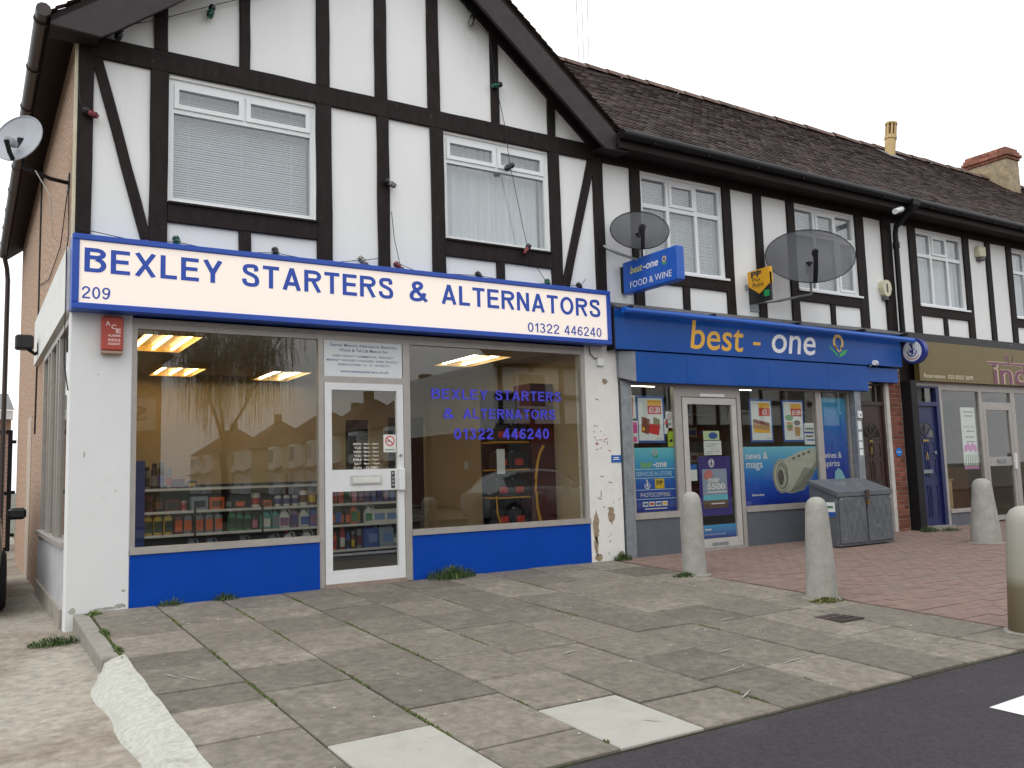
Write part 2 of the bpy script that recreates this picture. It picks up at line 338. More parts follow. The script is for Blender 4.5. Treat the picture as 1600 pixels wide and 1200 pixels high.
def timber(parent, p0, p1, wdt, yf=-0.032, yb=0.004, seg=0.35, j=0.0035, name='timber', m=None):
    """hand-cut board on the facade between two points of its centre line"""
    a, b = Vector((p0[0], 0, p0[1])), Vector((p1[0], 0, p1[1])); d = b - a; L = d.length; d.normalize(); n = Vector((d.z, 0, -d.x))
    k = max(2, int(L / seg) + 1); rings = []
    for i in range(k + 1):
        c = a + d * L * i / k; h0 = wdt / 2 + random.uniform(-j, j); h1 = wdt / 2 + random.uniform(-j, j)
        f = yf + random.uniform(-0.0015, 0.0015); e = 0.006
        rings.append([c - n * h0 + Vector((0, f + e, 0)), c - n * (h0 - e) + Vector((0, f, 0)), c + n * (h1 - e) + Vector((0, f, 0)), c + n * h1 + Vector((0, f + e, 0)),
                      c + n * h1 + Vector((0, yb, 0)), c - n * h0 + Vector((0, yb, 0))])
    return part(name, MB().loft(rings), m or TIMBER, parent)
def post(parent, x0, x1, z0, z1, **k): return timber(parent, ((x0 + x1) / 2, z0), ((x0 + x1) / 2, z1), x1 - x0, **k)
def rail(parent, x0, x1, z0, z1, **k): return timber(parent, (x0, (z0 + z1) / 2), (x1, (z0 + z1) / 2), z1 - z0, **k)
def tiled(origin, u, v, n, Lu, Lv, wid=0.17, gauge=0.105, clip=None):
    """courses of small overlapping plain tiles on a slope; clip(s,t) -> bool keeps a tile"""
    mb = MB(); O, u, v, n = Vector(origin), Vector(u), Vector(v), Vector(n)
    for r in range(int(Lv / gauge)):
        t0 = r * gauge; off = (r % 2) * wid / 2; wob = random.uniform(-0.004, 0.004)
        for c in range(-1, int(Lu / wid) + 1):
            s0 = max(0, c * wid + off); s1 = min(Lu, c * wid + off + wid - 0.004)
            if s1 - s0 < 0.03 or (clip and not clip((s0 + s1) / 2, t0)): continue
            h = 0.017 + random.uniform(-0.003, 0.006); d = random.uniform(-0.006, 0.006) + wob; h2 = h + random.uniform(-0.003, 0.003)
            A = O + u * s0 + v * (t0 + d); B = O + u * s1 + v * (t0 + d); C = O + u * s1 + v * (t0 + gauge + 0.02); D = O + u * s0 + v * (t0 + gauge + 0.02)
            mb.add([A, B, B + n * h2, A + n * h, C + n * 0.004, D + n * 0.004], [(0, 1, 2, 3), (3, 2, 4, 5)])
    return mb
def frame_box(mb, x0, x1, z0, z1, wd, y0, y1):
    mb.box(x0, x0 + wd, y0, y1, z0, z1); mb.box(x1 - wd, x1, y0, y1, z0, z1)
    mb.box(x0 + wd, x1 - wd, y0, y1, z0, z0 + wd); mb.box(x0 + wd, x1 - wd, y0, y1, z1 - wd, z1); return mb
GA = 0.04                                                   # fall of the forecourt towards the road
gz = lambda y: GA * min(y, 0)

# ================================================================== GROUND
struct('ground', MB().quad((-300, -400, -0.36), (400, -400, -0.36), (400, 300, -0.36), (-300, 300, -0.36)), mat('far_ground', (0.10, 0.10, 0.075), rough=0.95, var=0.3, scale=0.3))
RZ = -0.232
struct('road', MB().box(-80, 90, -13.2, -5.20, -0.34, RZ), ROAD)
mk = MB().add([(3.93, -5.85, RZ + 0.004), (3.90, -6.28, RZ + 0.004), (6.2, -6.24, RZ + 0.004), (6.2, -5.76, RZ + 0.004)], [(0, 1, 2, 3)])
setp(part('road_marking', mk, mat('road_paint', (0.72, 0.73, 0.74), rough=0.7, var=0.08, scale=25, c2=(0.09, 0.085, 0.09), thr=(0.64, 0.70), mscale=14)), kind='structure')
struct('far_pavement', MB().box(-80, 90, -17.4, -13.2, -0.34, -0.13), SLAB)
def slope_sheet(x0, x1, y0, y1, dz, th=0.12, slope=GA, z0=0.0):
    z = lambda y: z0 + slope * y + dz
    return MB().add([(x0, y0, z(y0) - th), (x1, y0, z(y0) - th), (x1, y1, z(y1) - th), (x0, y1, z(y1) - th), (x0, y0, z(y0)), (x1, y0, z(y0)), (x1, y1, z(y1)), (x0, y1, z(y1))],
                    [(0, 3, 2, 1), (4, 5, 6, 7), (0, 1, 5, 4), (1, 2, 6, 5), (2, 3, 7, 6), (3, 0, 4, 7)])
# --- paved forecourt of the corner shop, every slab its own piece
pav = struct('pavement', slope_sheet(0.175, 6.05, -5.235, 0.06, -0.016), JOINT)
def slab_mb(x0, x1, y0, y1, jig=0.003, z0=0.0, g=0.0065):
    x0 += g + random.uniform(0, 0.002); x1 -= g + random.uniform(0, 0.002); y0 += g; y1 -= g
    tx, ty, h = random.uniform(-0.004, 0.004), random.uniform(-0.004, 0.004), random.uniform(-jig, jig)
    cx, cy = (x0 + x1) / 2, (y0 + y1) / 2; b = 0.005
    z = lambda x, y: z0 + GA * y + h + tx * (x - cx) + ty * (y - cy)
    rg = lambda i, dz: [(x, y, z(x, y) + dz) for x, y in ((x0 + i, y0 + i), (x1 - i, y0 + i), (x1 - i, y1 - i), (x0 + i, y1 - i))]
    return MB().loft([rg(0, -0.05), rg(0, -b), rg(b, 0)])
EDG = [0.185, 0.735, 1.305, 1.895, 2.445, 3.04, 3.61, 4.195, 4.78, 5.40, 6.03]
for c in range(10):
    x0, x1 = EDG[c], EDG[c + 1]; y = -0.012
    fixed = {1: -4.42, 3: -4.51}.get(c)
    stops = {0: [-0.35, -0.82, -1.27, -1.98, -2.41, -3.04, -3.47, -4.08, -4.70], 1: [-0.45, -1.05, -1.55, -2.2, -2.75, -3.35, -4.42]}.get(c)
    ys = [y]
    if stops: ys += stops
    else:
        y -= random.choice((0.3, 0.45, 0.6))
        ys.append(y)
        end = fixed if fixed else -5.235
        while True:
            nx = ys[-1] - random.choice((0.45, 0.62, 0.62, 0.75, 0.9))
            if nx < end + 0.3: break
            ys.append(nx)
        if fixed: ys.append(fixed)
    ys.append(-5.235)
    for a, b in zip(ys[:-1], ys[1:]):
        new = fixed is not None and b == -5.235
        part('paving_slab', slab_mb(x0, x1, b, a, jig=0.004), SLABN if new else SLAB, pav)
# --- clay paver forecourt of the other shops
fore = struct('brick_forecourt', slope_sheet(6.06, 24, -5.235, 0.06, -0.014), JOINT)
pm = MB(); row = 0; y = -5.23
while y < -0.02:
    x = 6.07 + (row % 2) * 0.1 - 0.1
    while x < 17.5:
        a, b = max(x, 6.07), x + 0.2
        h = random.uniform(-0.0025, 0.0025); g = 0.0025
        zz = lambda yy: GA * yy + h
        pm.add([(a + g, y + g, zz(y) - 0.02), (b - g, y + g, zz(y) - 0.02), (b - g, y + 0.1 - g, zz(y + 0.1) - 0.02), (a + g, y + 0.1 - g, zz(y + 0.1) - 0.02),
                (a + g, y + g, zz(y)), (b - g, y + g, zz(y)), (b - g, y + 0.1 - g, zz(y + 0.1)), (a + g, y + 0.1 - g, zz(y + 0.1))],
               [(4, 5, 6, 7), (0, 1, 5, 4), (1, 2, 6, 5), (3, 0, 4, 7)])
        x += 0.2
    y += 0.1; row += 1
part('clay_pavers', pm, PAVER, fore, kind='stuff')
struct('far_forecourt', slope_sheet(24, 80, -5.235, 0.06, -0.01), PAVER)
# --- drive beside the shop, kerb and whitewashed fillet
dz_ = lambda y: -0.15 + 0.022 * y if y < 0 else -0.15
dm = MB()
ysd = [-5.2, -4, -3, -2, -1, 0, 3, 7, 12, 20]; xsd = [-9, -6, -3, -1.6, -0.8, -0.3, 0.3]
for i in range(len(ysd) - 1):
    for j in range(len(xsd) - 1):
        a, b, c, d = xsd[j], xsd[j + 1], ysd[i], ysd[i + 1]
        cam_ = lambda x: 0.015 * math.sin(x * 2.1)
        dm.quad((a, c, dz_(c) + cam_(a)), (b, c, dz_(c) + cam_(b)), (b, d, dz_(d) + cam_(b)), (a, d, dz_(d) + cam_(a)))
struct('driveway', dm, DRIVE)
kb = thing('kerb', 'weathered concrete edging kerb between the shop paving and the drive', 'kerb', (0.1, -1.0, -0.2))
for a, b in ((-0.06, -0.98), (-0.99, -1.92)):
    rg = lambda i, t: [(x, y, (GA * y + 0.004 - t)) for x, y in ((0.055 + i, b + i), (0.175 - i, b + i), (0.175 - i, a - i), (0.055 + i, a - i))]
    part('kerb_stone', MB().loft([rg(0, 0.24), rg(0, 0.015), rg(0.012, 0)]), KERB, kb)
fm = MB(); N = 26; ring = []
for i in range(N + 1):
    y = -1.90 - 3.32 * i / N; t = min(1, i / 3.0)
    xo = -0.07 + 0.05 * i / N + 0.012 * math.sin(i * 0.9) + random.uniform(-0.004, 0.004) + (1 - t) * 0.10
    zt, zb = GA * y + 0.004, dz_(y) + 0.004
    prof = [(0.20 + 0.004 * math.sin(i * 1.3), zt + 0.002), (0.135, zt - 0.008), (xo * 0.5 + 0.06, zt * 0.45 + zb * 0.55 + 0.03), (xo + 0.03, zb + 0.02), (xo, zb - 0.01), (xo, zb - 0.06), (0.20, zb - 0.06)]
    ring.append([(px, y, pz + random.uniform(-.002, .002)) for px, pz in prof])
struct('ramp_fillet', fm.loft(ring), WHITECON, smooth=True)
# --- surface drain grate by the concrete bollard
dg = thing('drain_grate', 'small rusty drain grate set in the paving near the bollards', 'drain', (5.35, -3.86, -0.15))
for i in range(4): part('bar', MB().box(5.20, 5.42, -3.95 + i * 0.06, -3.92 + i * 0.06, gz(-3.86) - 0.02, gz(-3.86) + 0.008), mat('rust', (0.05, 0.035, 0.03), rough=0.8, var=0.3), dg)
part('frame', frame_box(MB(), 5.17, 5.45, -3.985, -3.705, 0.026, -0.166, -0.147).xf(Matrix(((1, 0, 0, 0), (0, 0, 1, 0), (0, 1, 0, 0), (0, 0, 0, 1)))), MC['rust'], dg)

# ================================================================== UPPER WINDOWS
BLIND = mat('blind_slat', (0.74, 0.76, 0.78), rough=0.5, var=0.04)
NET = mat('net_curtain', (0.70, 0.72, 0.72), rough=0.9, var=0.08, scale=30, stretch=(3, 1, 0.2))
ROOM = mat('room_wall', (0.30, 0.30, 0.30), rough=0.9, var=0.05)
def pane(parent, x0, x1, z0, z1, y, g=None): return part('pane', MB().box(x0, x1, y, y + 0.006, z0, z1), g or GLASS, parent)
def casement(parent, x0, x1, z0, z1, wd, y0, y1):
    s = part('casement', frame_box(MB(), x0, x1, z0, z1, wd, y0, y1), UPVC, parent)
    pane(parent, x0 + wd - 0.005, x1 - wd + 0.005, z0 + wd - 0.005, z1 - wd + 0.005, (y0 + y1) / 2, GLASS_UP); return s
def window(parent, x0, x1, z0, z1, style, back='blind', y=0.02):
    fr = 0.05; y1 = y + 0.06; mb = frame_box(MB(), x0, x1, z0, z1, fr, y, y1)
    W = part('window', mb, UPVC, parent)
    ix0, ix1, iz0, iz1 = x0 + fr, x1 - fr, z0 + fr, z1 - fr
    if style == 'wide':
        tz = z1 - 0.31; mx_ = (x0 + x1) / 2
        part('glazing_bar', MB().box(ix0, ix1, y + .002, y1 - .002, tz - 0.03, tz + 0.015), UPVC, W)
        part('glazing_bar', MB().box(mx_ - 0.012, mx_ + 0.012, y + .003, y1 - .003, tz + 0.015, iz1), UPVC, W)
        for a, b in ((ix0, mx_ - 0.012), (mx_ + 0.012, ix1)): casement(W, a + .002, b - .002, tz + 0.017, iz1 - .002, 0.045, y - 0.012, y1 - 0.015)
        pane(W, ix0 - .005, ix1 + .005, iz0 - .005, tz - 0.025, y + 0.03, GLASS_UP)
    else:
        tz = z1 - 0.42; q = (x1 - x0) / 3; c1, c2 = x0 + q, x0 + 2 * q + 0.02
        part('glazing_bar', MB().box(ix0, ix1, y + .002, y1 - .002, tz - 0.03, tz + 0.03), UPVC, W)
        for c in (c1, c2): part('glazing_bar', MB().box(c - 0.028, c + 0.028, y + .003, y1 - .003, iz0, tz - 0.03).box(c - 0.028, c + 0.028, y + .003, y1 - .003, tz + 0.03, iz1), UPVC, W)
        cs = [ix0, c1 - 0.028, c1 + 0.028, c2 - 0.028, c2 + 0.028, ix1]
        for k in range(3):
            a, b = cs[2 * k], cs[2 * k + 1]
            if k == 1: casement(W, a + .002, b - .002, tz + 0.032, iz1 - .002, 0.042, y - 0.014, y1 - 0.015)
            else: pane(W, a - .004, b + .004, tz + 0.026, iz1 + .004, y + 0.03, GLASS_UP)
            if style == 'side' and k == 2: casement(W, a + .002, b - .002, iz0 + .002, tz - 0.032, 0.042, y - 0.014, y1 - 0.015)
            else: pane(W, a - .004, b + .004, iz0 - .004, tz - 0.026, y + 0.03, GLASS_UP)
        part('sill', MB().box(x0 - 0.02, x1 + 0.06, y - 0.07, y + 0.0, z0 - 0.025, z0 + 0.006), UPVC, W)
    yb = y + 0.13
    if back == 'blind':
        bl = MB(); z = iz0
        while z < iz1:
            t = random.uniform(-0.002, 0.002)
            bl.quad((ix0, yb - 0.010, z + t), (ix1, yb - 0.010, z + t), (ix1, yb + 0.006, z + 0.021 + t), (ix0, yb + 0.006, z + 0.021 + t)); z += 0.024
        part('blind_slats', bl, BLIND, W, kind='stuff')
        for f in (0.12, 0.5, 0.88): part('blind_cord', MB().box(ix0 + (ix1 - ix0) * f - .002, ix0 + (ix1 - ix0) * f + .002, yb - 0.014, yb - 0.012, iz0, iz1), UPVC, W)
    else:
        cu = MB(); n = 60; ring = []
        for i in range(n + 1):
            x = ix0 + (ix1 - ix0) * i / n; yy = yb + 0.03 + 0.022 * math.sin(i * 1.7) + 0.01 * math.sin(i * 0.6)
            ring.append((x, yy))
        for i in range(n):
            a, b = ring[i], ring[i + 1]; cu.quad((a[0], a[1], iz0), (b[0], b[1], iz0), (b[0], b[1], iz1), (a[0], a[1], iz1))
        part('net_curtain', cu, NET, W, smooth=True)
    rm = MB(); a, b, c, d, e, f = x0 - 0.2, x1 + 0.2, y + 0.25, y + 1.6, z0 - 0.5, z1 + 0.15
    rm.quad((a, d, e), (b, d, e), (b, d, f), (a, d, f)); rm.quad((a, c, e), (a, d, e), (a, d, f), (a, c, f)); rm.quad((b, d, e), (b, c, e), (b, c, f), (b, d, f))
    rm.quad((a, c, f), (a, d, f), (b, d, f), (b, c, f)); rm.quad((a, c, e), (b, c, e), (b, d, e), (a, d, e))
    part('room_lining', rm, ROOM, W)
    return W

# ================================================================== BUILDING 1 : gabled corner shop
B1 = thing('shop_building', 'half-timbered gabled corner shop with pebbledashed flank and white corner pillar', 'building', (3.05, 4.5, -0.2))
zt = lambda x: 7.92 - 0.80 * abs(x - 3.05)
W1 = [(0.80, 2.27, 3.80, 5.04), (3.80, 5.26, 3.79, 5.05)]
part('front_wall', wall_holes(MB(), 0.004, 6.105, 2.60, 5.18, W1, 0.0, 0.22), WHITE, B1)
part('gable_wall', MB().prism([(0.004, 5.18), (6.105, 5.18), (6.105, 5.36), (3.05, 7.72), (0.004, 5.36)], 0.0, 0.2), WHITE, B1)
window(B1, 0.80, 2.27, 3.80, 5.04, 'wide'); window(B1, 3.80, 5.26, 3.79, 5.05, 'wide', 'net')
rail(B1, 0.10, 6.0, 5.08, 5.29, yf=-0.036)
for a, b in ((0.005, 0.135), (0.63, 0.795), (2.275, 2.445), (2.97, 3.11), (3.63, 3.795), (5.265, 5.43), (5.955, 6.115)):
    post(B1, a, b, 3.28, 5.08 if 0.1 < a < 5.9 else 5.35)
for a, b in ((0.66, 0.78), (1.47, 1.58), (2.285, 2.43), (2.955, 3.10), (3.61, 3.76), (4.46, 4.57), (5.28, 5.39)):
    post(B1, a, b, 5.29, zt((a + b) / 2) - 0.31)
for a, b in ((0.795, 2.275), (3.795, 5.265)): rail(B1, a, b, 3.59, 3.785, yf=-0.034); part('drip_sill', MB().box(a, b, -0.055, 0.012, 3.772, 3.792), TIMBER, B1)
for a, b in ((1.47, 1.59), (4.47, 4.585)): post(B1, a, b, 3.28, 3.59, yf=-0.030)
timber(B1, (0.16, 5.08), (0.605, 3.40), 0.095, yf=-0.028); timber(B1, (5.945, 5.08), (5.47, 3.40), 0.115, yf=-0.028)
for s in (-1, 1):   # raking timbers below the barge boards
    timber(B1, (3.05 + s * 0.02, 7.66), (3.05 + s * 3.02, 7.66 - 0.80 * 3.0), 0.19, yf=-0.040)
part('corner_trim', MB().box(-0.022, 0.003, -0.022, 0.02, 3.3, 5.42), mat('cream_trim', (0.62, 0.57, 0.42), rough=0.6), B1)
# roof
for s in (-1, 1):
    xo = 3.05 + s * 3.30
    P_ = [(3.05, 7.90), (xo, zt(xo) - 0.02), (xo, zt(xo) - 0.09), (3.05, 7.82)]
    if s < 0: P_ = P_[::-1]
    rf = part('roof_slope', MB().prism(P_, -0.30, 9.2), SOFFIT, B1)
    d = Vector((-s * 1, 0, 0.80)).normalized(); n = Vector((s * 0.80, 0, 1)).normalized()
    part('roof_tiles', tiled((xo + s * 0.04, -0.345, zt(xo) - 0.04), (0, 1, 0), d, n, 9.5, 4.25), TILE, rf, kind='stuff')
    e = 3.05 + s * 2.90
    pts = [(3.05, 7.80), (xo, zt(xo) - 0.095), (xo, 5.165), (e, 5.145), (e - s * 0.10, zt(e - s * 0.10) - 0.47), (3.05, 7.44)]
    if s < 0: pts = pts[::-1]
    part('barge_board', MB().prism(pts, -0.325, -0.285), BARGE, B1)
    q = [(3.05, 7.60), (xo, zt(xo) - 0.28), (xo, zt(xo) - 0.31), (3.05, 7.57)]
    if s < 0: q = q[::-1]
    part('soffit', MB().prism([(3.05, 7.72), (e, zt(e) - 0.20), (e, zt(e) - 0.235), (3.05, 7.69)][::(1 if s > 0 else -1)], -0.284, -0.002), SOFFIT, B1)
    part('eave_box', MB().box(min(e, xo) + .003, max(e, xo) - .003, -0.284, -0.03, 5.17, 5.20), SOFFIT, B1)
for k in range(20): part('ridge_tile', MB().loft([[(3.05 + 0.13 * math.cos(a), -0.34 + k * 0.46 + t, 7.86 + 0.11 * math.sin(a) + j_) for a in [PI * i / 6 for i in range(7)]] for t, j_ in ((0, 0.012), (0.45, 0))], closed=False), RIDGE, B1, smooth=True)
# flank : pebbledash wall, side shop window
part('side_wall', MB().box(0.0, 0.2, 0.21, 9.0, 2.70, 5.52).box(0.0, 0.2, 3.25, 9.0, -0.2, 2.70), PEBBLE, B1)
part('back_wall', MB().box(0.2, 6.1, 8.8, 9.0, -0.2, 5.4), PEBBLE, B1)
part('rendered_stripe', MB().box(-0.012, 0.0, 5.1, 5.9, -0.2, 2.1), mat('pale_patch', (0.50, 0.42, 0.34), rough=0.95, var=0.2, scale=20), B1)
part('side_fascia', MB().box(-0.05, 0.0, 0.02, 4.25, 2.68, 3.26), mat('side_fascia_paint', (0.72, 0.73, 0.70), rough=0.7, var=0.06, c2=(0.30, 0.28, 0.24), thr=(0.66, 0.74), mscale=5), B1)
part('side_riser', MB().box(-0.015, 0.12, 0.16, 3.25, -0.2, 0.56), mat('side_riser_paint', (0.46, 0.46, 0.47), rough=0.6, var=0.1), B1)
part('side_plinth', MB().box(-0.035, -0.015, 0.16, 3.25, -0.2, 0.02), mat('plinth_cement', (0.30, 0.27, 0.23), rough=0.95, var=0.2), B1)
part('side_sill', MB().box(-0.05, 0.13, 0.16, 3.25, 0.56, 0.605), ALU, B1)
sf = MB().box(0.0, 0.06, 0.16, 3.25, 2.60, 2.68)
for yy in (0.16, 1.15, 1.45, 2.15, 2.50, 3.19): sf.box(0.0, 0.06, yy, yy + 0.06, 0.605, 2.60)
SF = part('side_window', sf, ALU, B1)
for a, b in ((0.22, 1.15), (1.21, 1.45), (1.51, 2.15), (2.21, 2.50), (2.56, 3.19)): part('pane', MB().box(0.03, 0.036, a, b, 0.605, 2.60), GLASS, SF)
part('eaves_soffit', MB().add([(-0.27, -0.28, 5.20), (0.001, -0.28, 5.41), (0.001, 9.2, 5.41), (-0.27, 9.2, 5.20)], [(0, 1, 2, 3)]), SOFFIT, B1)
gt = part('gutter', MB().tube([(-0.31, -0.36, 5.265), (-0.31, 9.0, 5.235)], 0.062, 10), mat('brown_plastic', (0.035, 0.024, 0.022), rough=0.45), B1, smooth=True)
for k in range(9): part('bracket', MB().tube([(-0.31, -0.2 + k * 1.05, 5.255), (-0.31, -0.17 + k * 1.05, 5.255)], 0.072, 10), MC['brown_plastic'], gt, smooth=True)
part('downpipe', MB().tube([(-0.29, 8.9, 5.2), (-0.24, 9.0, 5.0), (-0.22, 9.05, 4.8), (-0.22, 9.05, -0.1)], 0.04, 8), MC['brown_plastic'], B1, smooth=True)
# shop front
part('corner_pillar', MB().bbox(-0.012, 0.505, -0.012, 0.155, -0.22, 2.72, 0.012), PILLAR, B1)
part('party_pilaster', MB().bbox(5.72, 6.24, -0.012, 0.20, -0.02, 2.70, 0.01), PEEL, B1)
fr = MB()
fr.box(0.506, 5.72, 0.0, 0.075, 2.545, 2.70)                     # head
fr.box(0.506, 5.72, -0.012, 0.0, 2.60, 2.64)                     # drip
fr.box(0.506, 0.55, 0.0, 0.075, 0.50, 2.545); fr.box(2.29, 2.345, 0.0, 0.075, 0.0, 2.545); fr.box(3.245, 3.325, 0.0, 0.075, 0.0, 2.545); fr.box(5.665, 5.72, 0.0, 0.075, 0.50, 2.545)
fr.box(2.345, 3.245, 0.002, 0.073, 2.10, 2.165)
F1 = part('shop_frame', fr, ALU, B1)
for a, b in ((0.506, 2.29), (3.325, 5.72)):
    part('window_sill', MB().box(a, b, -0.02, 0.09, 0.468, 0.53), ALU, B1)
    part('stall_riser', MB().box(a, b, -0.006, 0.05, -0.02, 0.468), BLUE, B1)
pane(F1, 0.55, 2.29, 0.53, 2.545, 0.03); pane(F1, 3.325, 5.665, 0.53, 2.545, 0.03)
# information panel over the door
ip = part('information_panel', MB().box(2.352, 3.238, 0.008, 0.03, 2.165, 2.545), mat('info_white', (0.70, 0.72, 0.73), rough=0.4, var=0.02), B1)
INFO = vinyl('info', (95, 110, 150))
for s_, a, b, c, d in (('Starter Motors, Alternators, Batteries,', 2.42, 3.18, 2.478, 2.512), ('Winch & Tail Lift Motors for:', 2.52, 3.08, 2.430, 2.462),
                       ('CARS * PLANT * COMMERCIAL VEHICLES *', 2.44, 3.14, 2.372, 2.396), ('MARINE * VINTAGE * COACHES * FORK TRUCKS *', 2.38, 3.20, 2.326, 2.350),
                       ('AGRICULTURAL * 6 - 12 - 24 VOLTS *', 2.50, 3.10, 2.282, 2.306), ('www.bexleystarters.co.uk', 2.53, 3.08, 2.20, 2.238)):
    lettering(ip, s_, a, b, c, d, 0.0065, INFO, bold=0.012)
# door
dr = frame_box(MB(), 2.352, 3.238, 0.035, 2.098, 0.075, -0.004, 0.046)
dr.box(2.427, 3.163, -0.002, 0.044, 0.965, 1.19); dr.box(2.427, 3.163, -0.002, 0.044, 0.11, 0.165)
DR = part('door', dr, ALUW, B1)
pane(DR, 2.42, 3.17, 1.185, 2.03, 0.02); pane(DR, 2.42, 3.17, 0.16, 0.97, 0.02)
part('letter_plate', MB().box(2.63, 2.97, -0.016, -0.002, 1.035, 1.125), mat('letter_plate', (0.72, 0.71, 0.68), rough=0.25, metal=0.7), DR)
part('flap', MB().box(2.645, 2.955, -0.022, -0.016, 1.05, 1.11), mat('flap_metal', (0.82, 0.81, 0.78), rough=0.3, metal=0.5), DR)
part('push_plate', MB().box(3.085, 3.125, -0.008, -0.002, 0.985, 1.165), BLACKP, DR)
VW = vinyl('white', (230, 230, 230))
lettering(DR, 'P', 3.094, 3.116, 1.125, 1.15, -0.010, VW); lettering(DR, 'U', 3.094, 3.116, 1.085, 1.11, -0.010, VW); lettering(DR, 'S', 3.094, 3.116, 1.045, 1.07, -0.010, VW); lettering(DR, 'H', 3.094, 3.116, 1.005, 1.03, -0.010, VW)
part('pull_handle', MB().bbox(3.165, 3.232, -0.045, -0.004, 0.955, 1.19, 0.008), ALUW, DR)
part('lock', MB().tube([(3.2, -0.018, 1.33), (3.2, -0.004, 1.33)], 0.014, 12), STEEL, DR)
part('threshold', MB().box(2.345, 3.245, -0.03, 0.09, -0.03, 0.032), mat('worn_threshold', (0.30, 0.23, 0.19), rough=0.8, var=0.2), B1)
HRS = vinyl('hours', (225, 220, 205))
for i, (a, b) in enumerate((('MON', '8am - 5pm'), ('TUE', '8am - 5pm'), ('WED', '8am - 5pm'), ('THU', '8am - 5pm'), ('FRI', '8am - 5pm'), ('SAT', '8am - 12pm'), ('SUN', '- CLOSED -'))):
    z = 1.468 - i * 0.0415
    lettering(DR, a, 2.668 + 0.01 * (i % 2), 2.755, z - 0.024, z, 0.017, HRS, bold=0.02); lettering(DR, b, 2.785, 2.95 if i < 5 else 2.965, z - 0.026, z, 0.017, HRS, bold=0.02)
ns = part('no_smoking_sticker', MB().box(3.01, 3.155, 0.013, 0.018, 1.365, 1.555), mat('sticker_white', (0.68, 0.69, 0.66), rough=0.4), DR)
RED = vinyl('red', (200, 35, 40))
part('emblem', MB().ring(3.083, 1.487, 0.043, 0.055, 0.012).poly([(3.045, 1.515), (3.052, 1.522), (3.121, 1.459), (3.114, 1.452)], 0.0118), RED, DR)
part('emblem', MB().poly([(3.05, 1.48), (3.10, 1.48), (3.10, 1.49), (3.05, 1.49)], 0.0122), vinyl('black', (25, 25, 28)), DR)
part('printed_line', MB().box(3.03, 3.135, 0.0118, 0.0124, 1.388, 1.398), vinyl('green', (70, 130, 90)), DR)
# lettering on the big pane
PURP = vinyl('window_letter', (62, 62, 205))
for s_, a, b, c, d in (('BEXLEY', 3.60, 4.33, 1.955, 2.07), ('STARTERS', 4.43, 5.365, 1.955, 2.07), ('&', 3.745, 3.88, 1.735, 1.85), ('ALTERNATORS', 4.0, 5.27, 1.735, 1.85), ('01322', 3.875, 4.39, 1.50, 1.625), ('446240', 4.52, 5.17, 1.50, 1.625)):
    part('lettering', grotesque(s_, a, b, c, d, 0.027, t=0.17), PURP, F1)
# interior of the shop
part('shop_floor', MB().quad((0.2, 0.05, 0.0), (6.0, 0.05, 0.0), (6.0, 4.8, 0.0), (0.2, 4.8, 0.0)), mat('shop_floor_vinyl', (0.09, 0.085, 0.08), rough=0.6), B1)
part('shop_ceiling', MB().box(0.2, 6.0, 0.22, 4.8, 2.70, 2.78), mat('ceiling_tile', (0.50, 0.46, 0.40), rough=0.9), B1)
iw = wall_holes(MB(), 0.2, 6.0, 0.0, 2.70, [(4.45, 4.88, 0.001, 2.05), (5.2, 5.9, 0.001, 2.10)], 4.8, 4.9)
part('shop_back_wall', iw, WOODTAN, B1)
part('back_room', MB().box(2.5, 12.0, 6.2, 6.3, 0, 2.68), mat('dark_room', (0.05, 0.045, 0.04), rough=0.9), B1)
part('shop_party_wall', MB().box(6.0, 6.09, 0.2, 4.8, 0.0, 2.70), WOODTAN, B1)
part('shop_flank_lining', MB().box(0.20, 0.22, 3.25, 4.8, 0.0, 2.70), WOODTAN, B1)
part('switch_plate', MB().box(5.985, 5.999, 3.5, 3.62, 1.18, 1.32), UPVC, B1)

def blotch(cx, cz, rx, rz, n=22):
    return [(cx + rx * math.cos(2 * PI * i / n) * random.uniform(0.6, 1.15), cz + rz * math.sin(2 * PI * i / n) * random.uniform(0.65, 1.15)) for i in range(n)]
GRIME = mat('pillar_grime', (0.40, 0.385, 0.34), rough=0.9, var=0.3, scale=15)
BARE = mat('bare_render', (0.30, 0.23, 0.15), rough=0.95, var=0.3, scale=18, bump=0.4, bscale=50)
for cx, cz, rx, rz in ((0.43, 0.03, 0.06, 0.02), (0.30, 0.015, 0.10, 0.014), (0.46, 0.16, 0.02, 0.012), (0.12, 1.38, 0.006, 0.03), (0.05, 0.02, 0.03, 0.03), (0.22, 2.10, 0.008, 0.006), (0.38, 1.05, 0.012, 0.005)):
    part('grime_patch', MB().poly(blotch(cx, cz, rx, rz), -0.0135), GRIME, B1)
for cx, cz, rx, rz in ((5.80, 0.42, 0.05, 0.20), (5.79, 0.20, 0.035, 0.13), (6.04, 0.55, 0.055, 0.11), (6.02, 2.22, 0.05, 0.04), (5.82, 0.05, 0.06, 0.05), (6.18, 0.06, 0.04, 0.05)):
    part('bare_patch', MB().poly(blotch(cx, cz, rx, rz), -0.0135), BARE, B1)
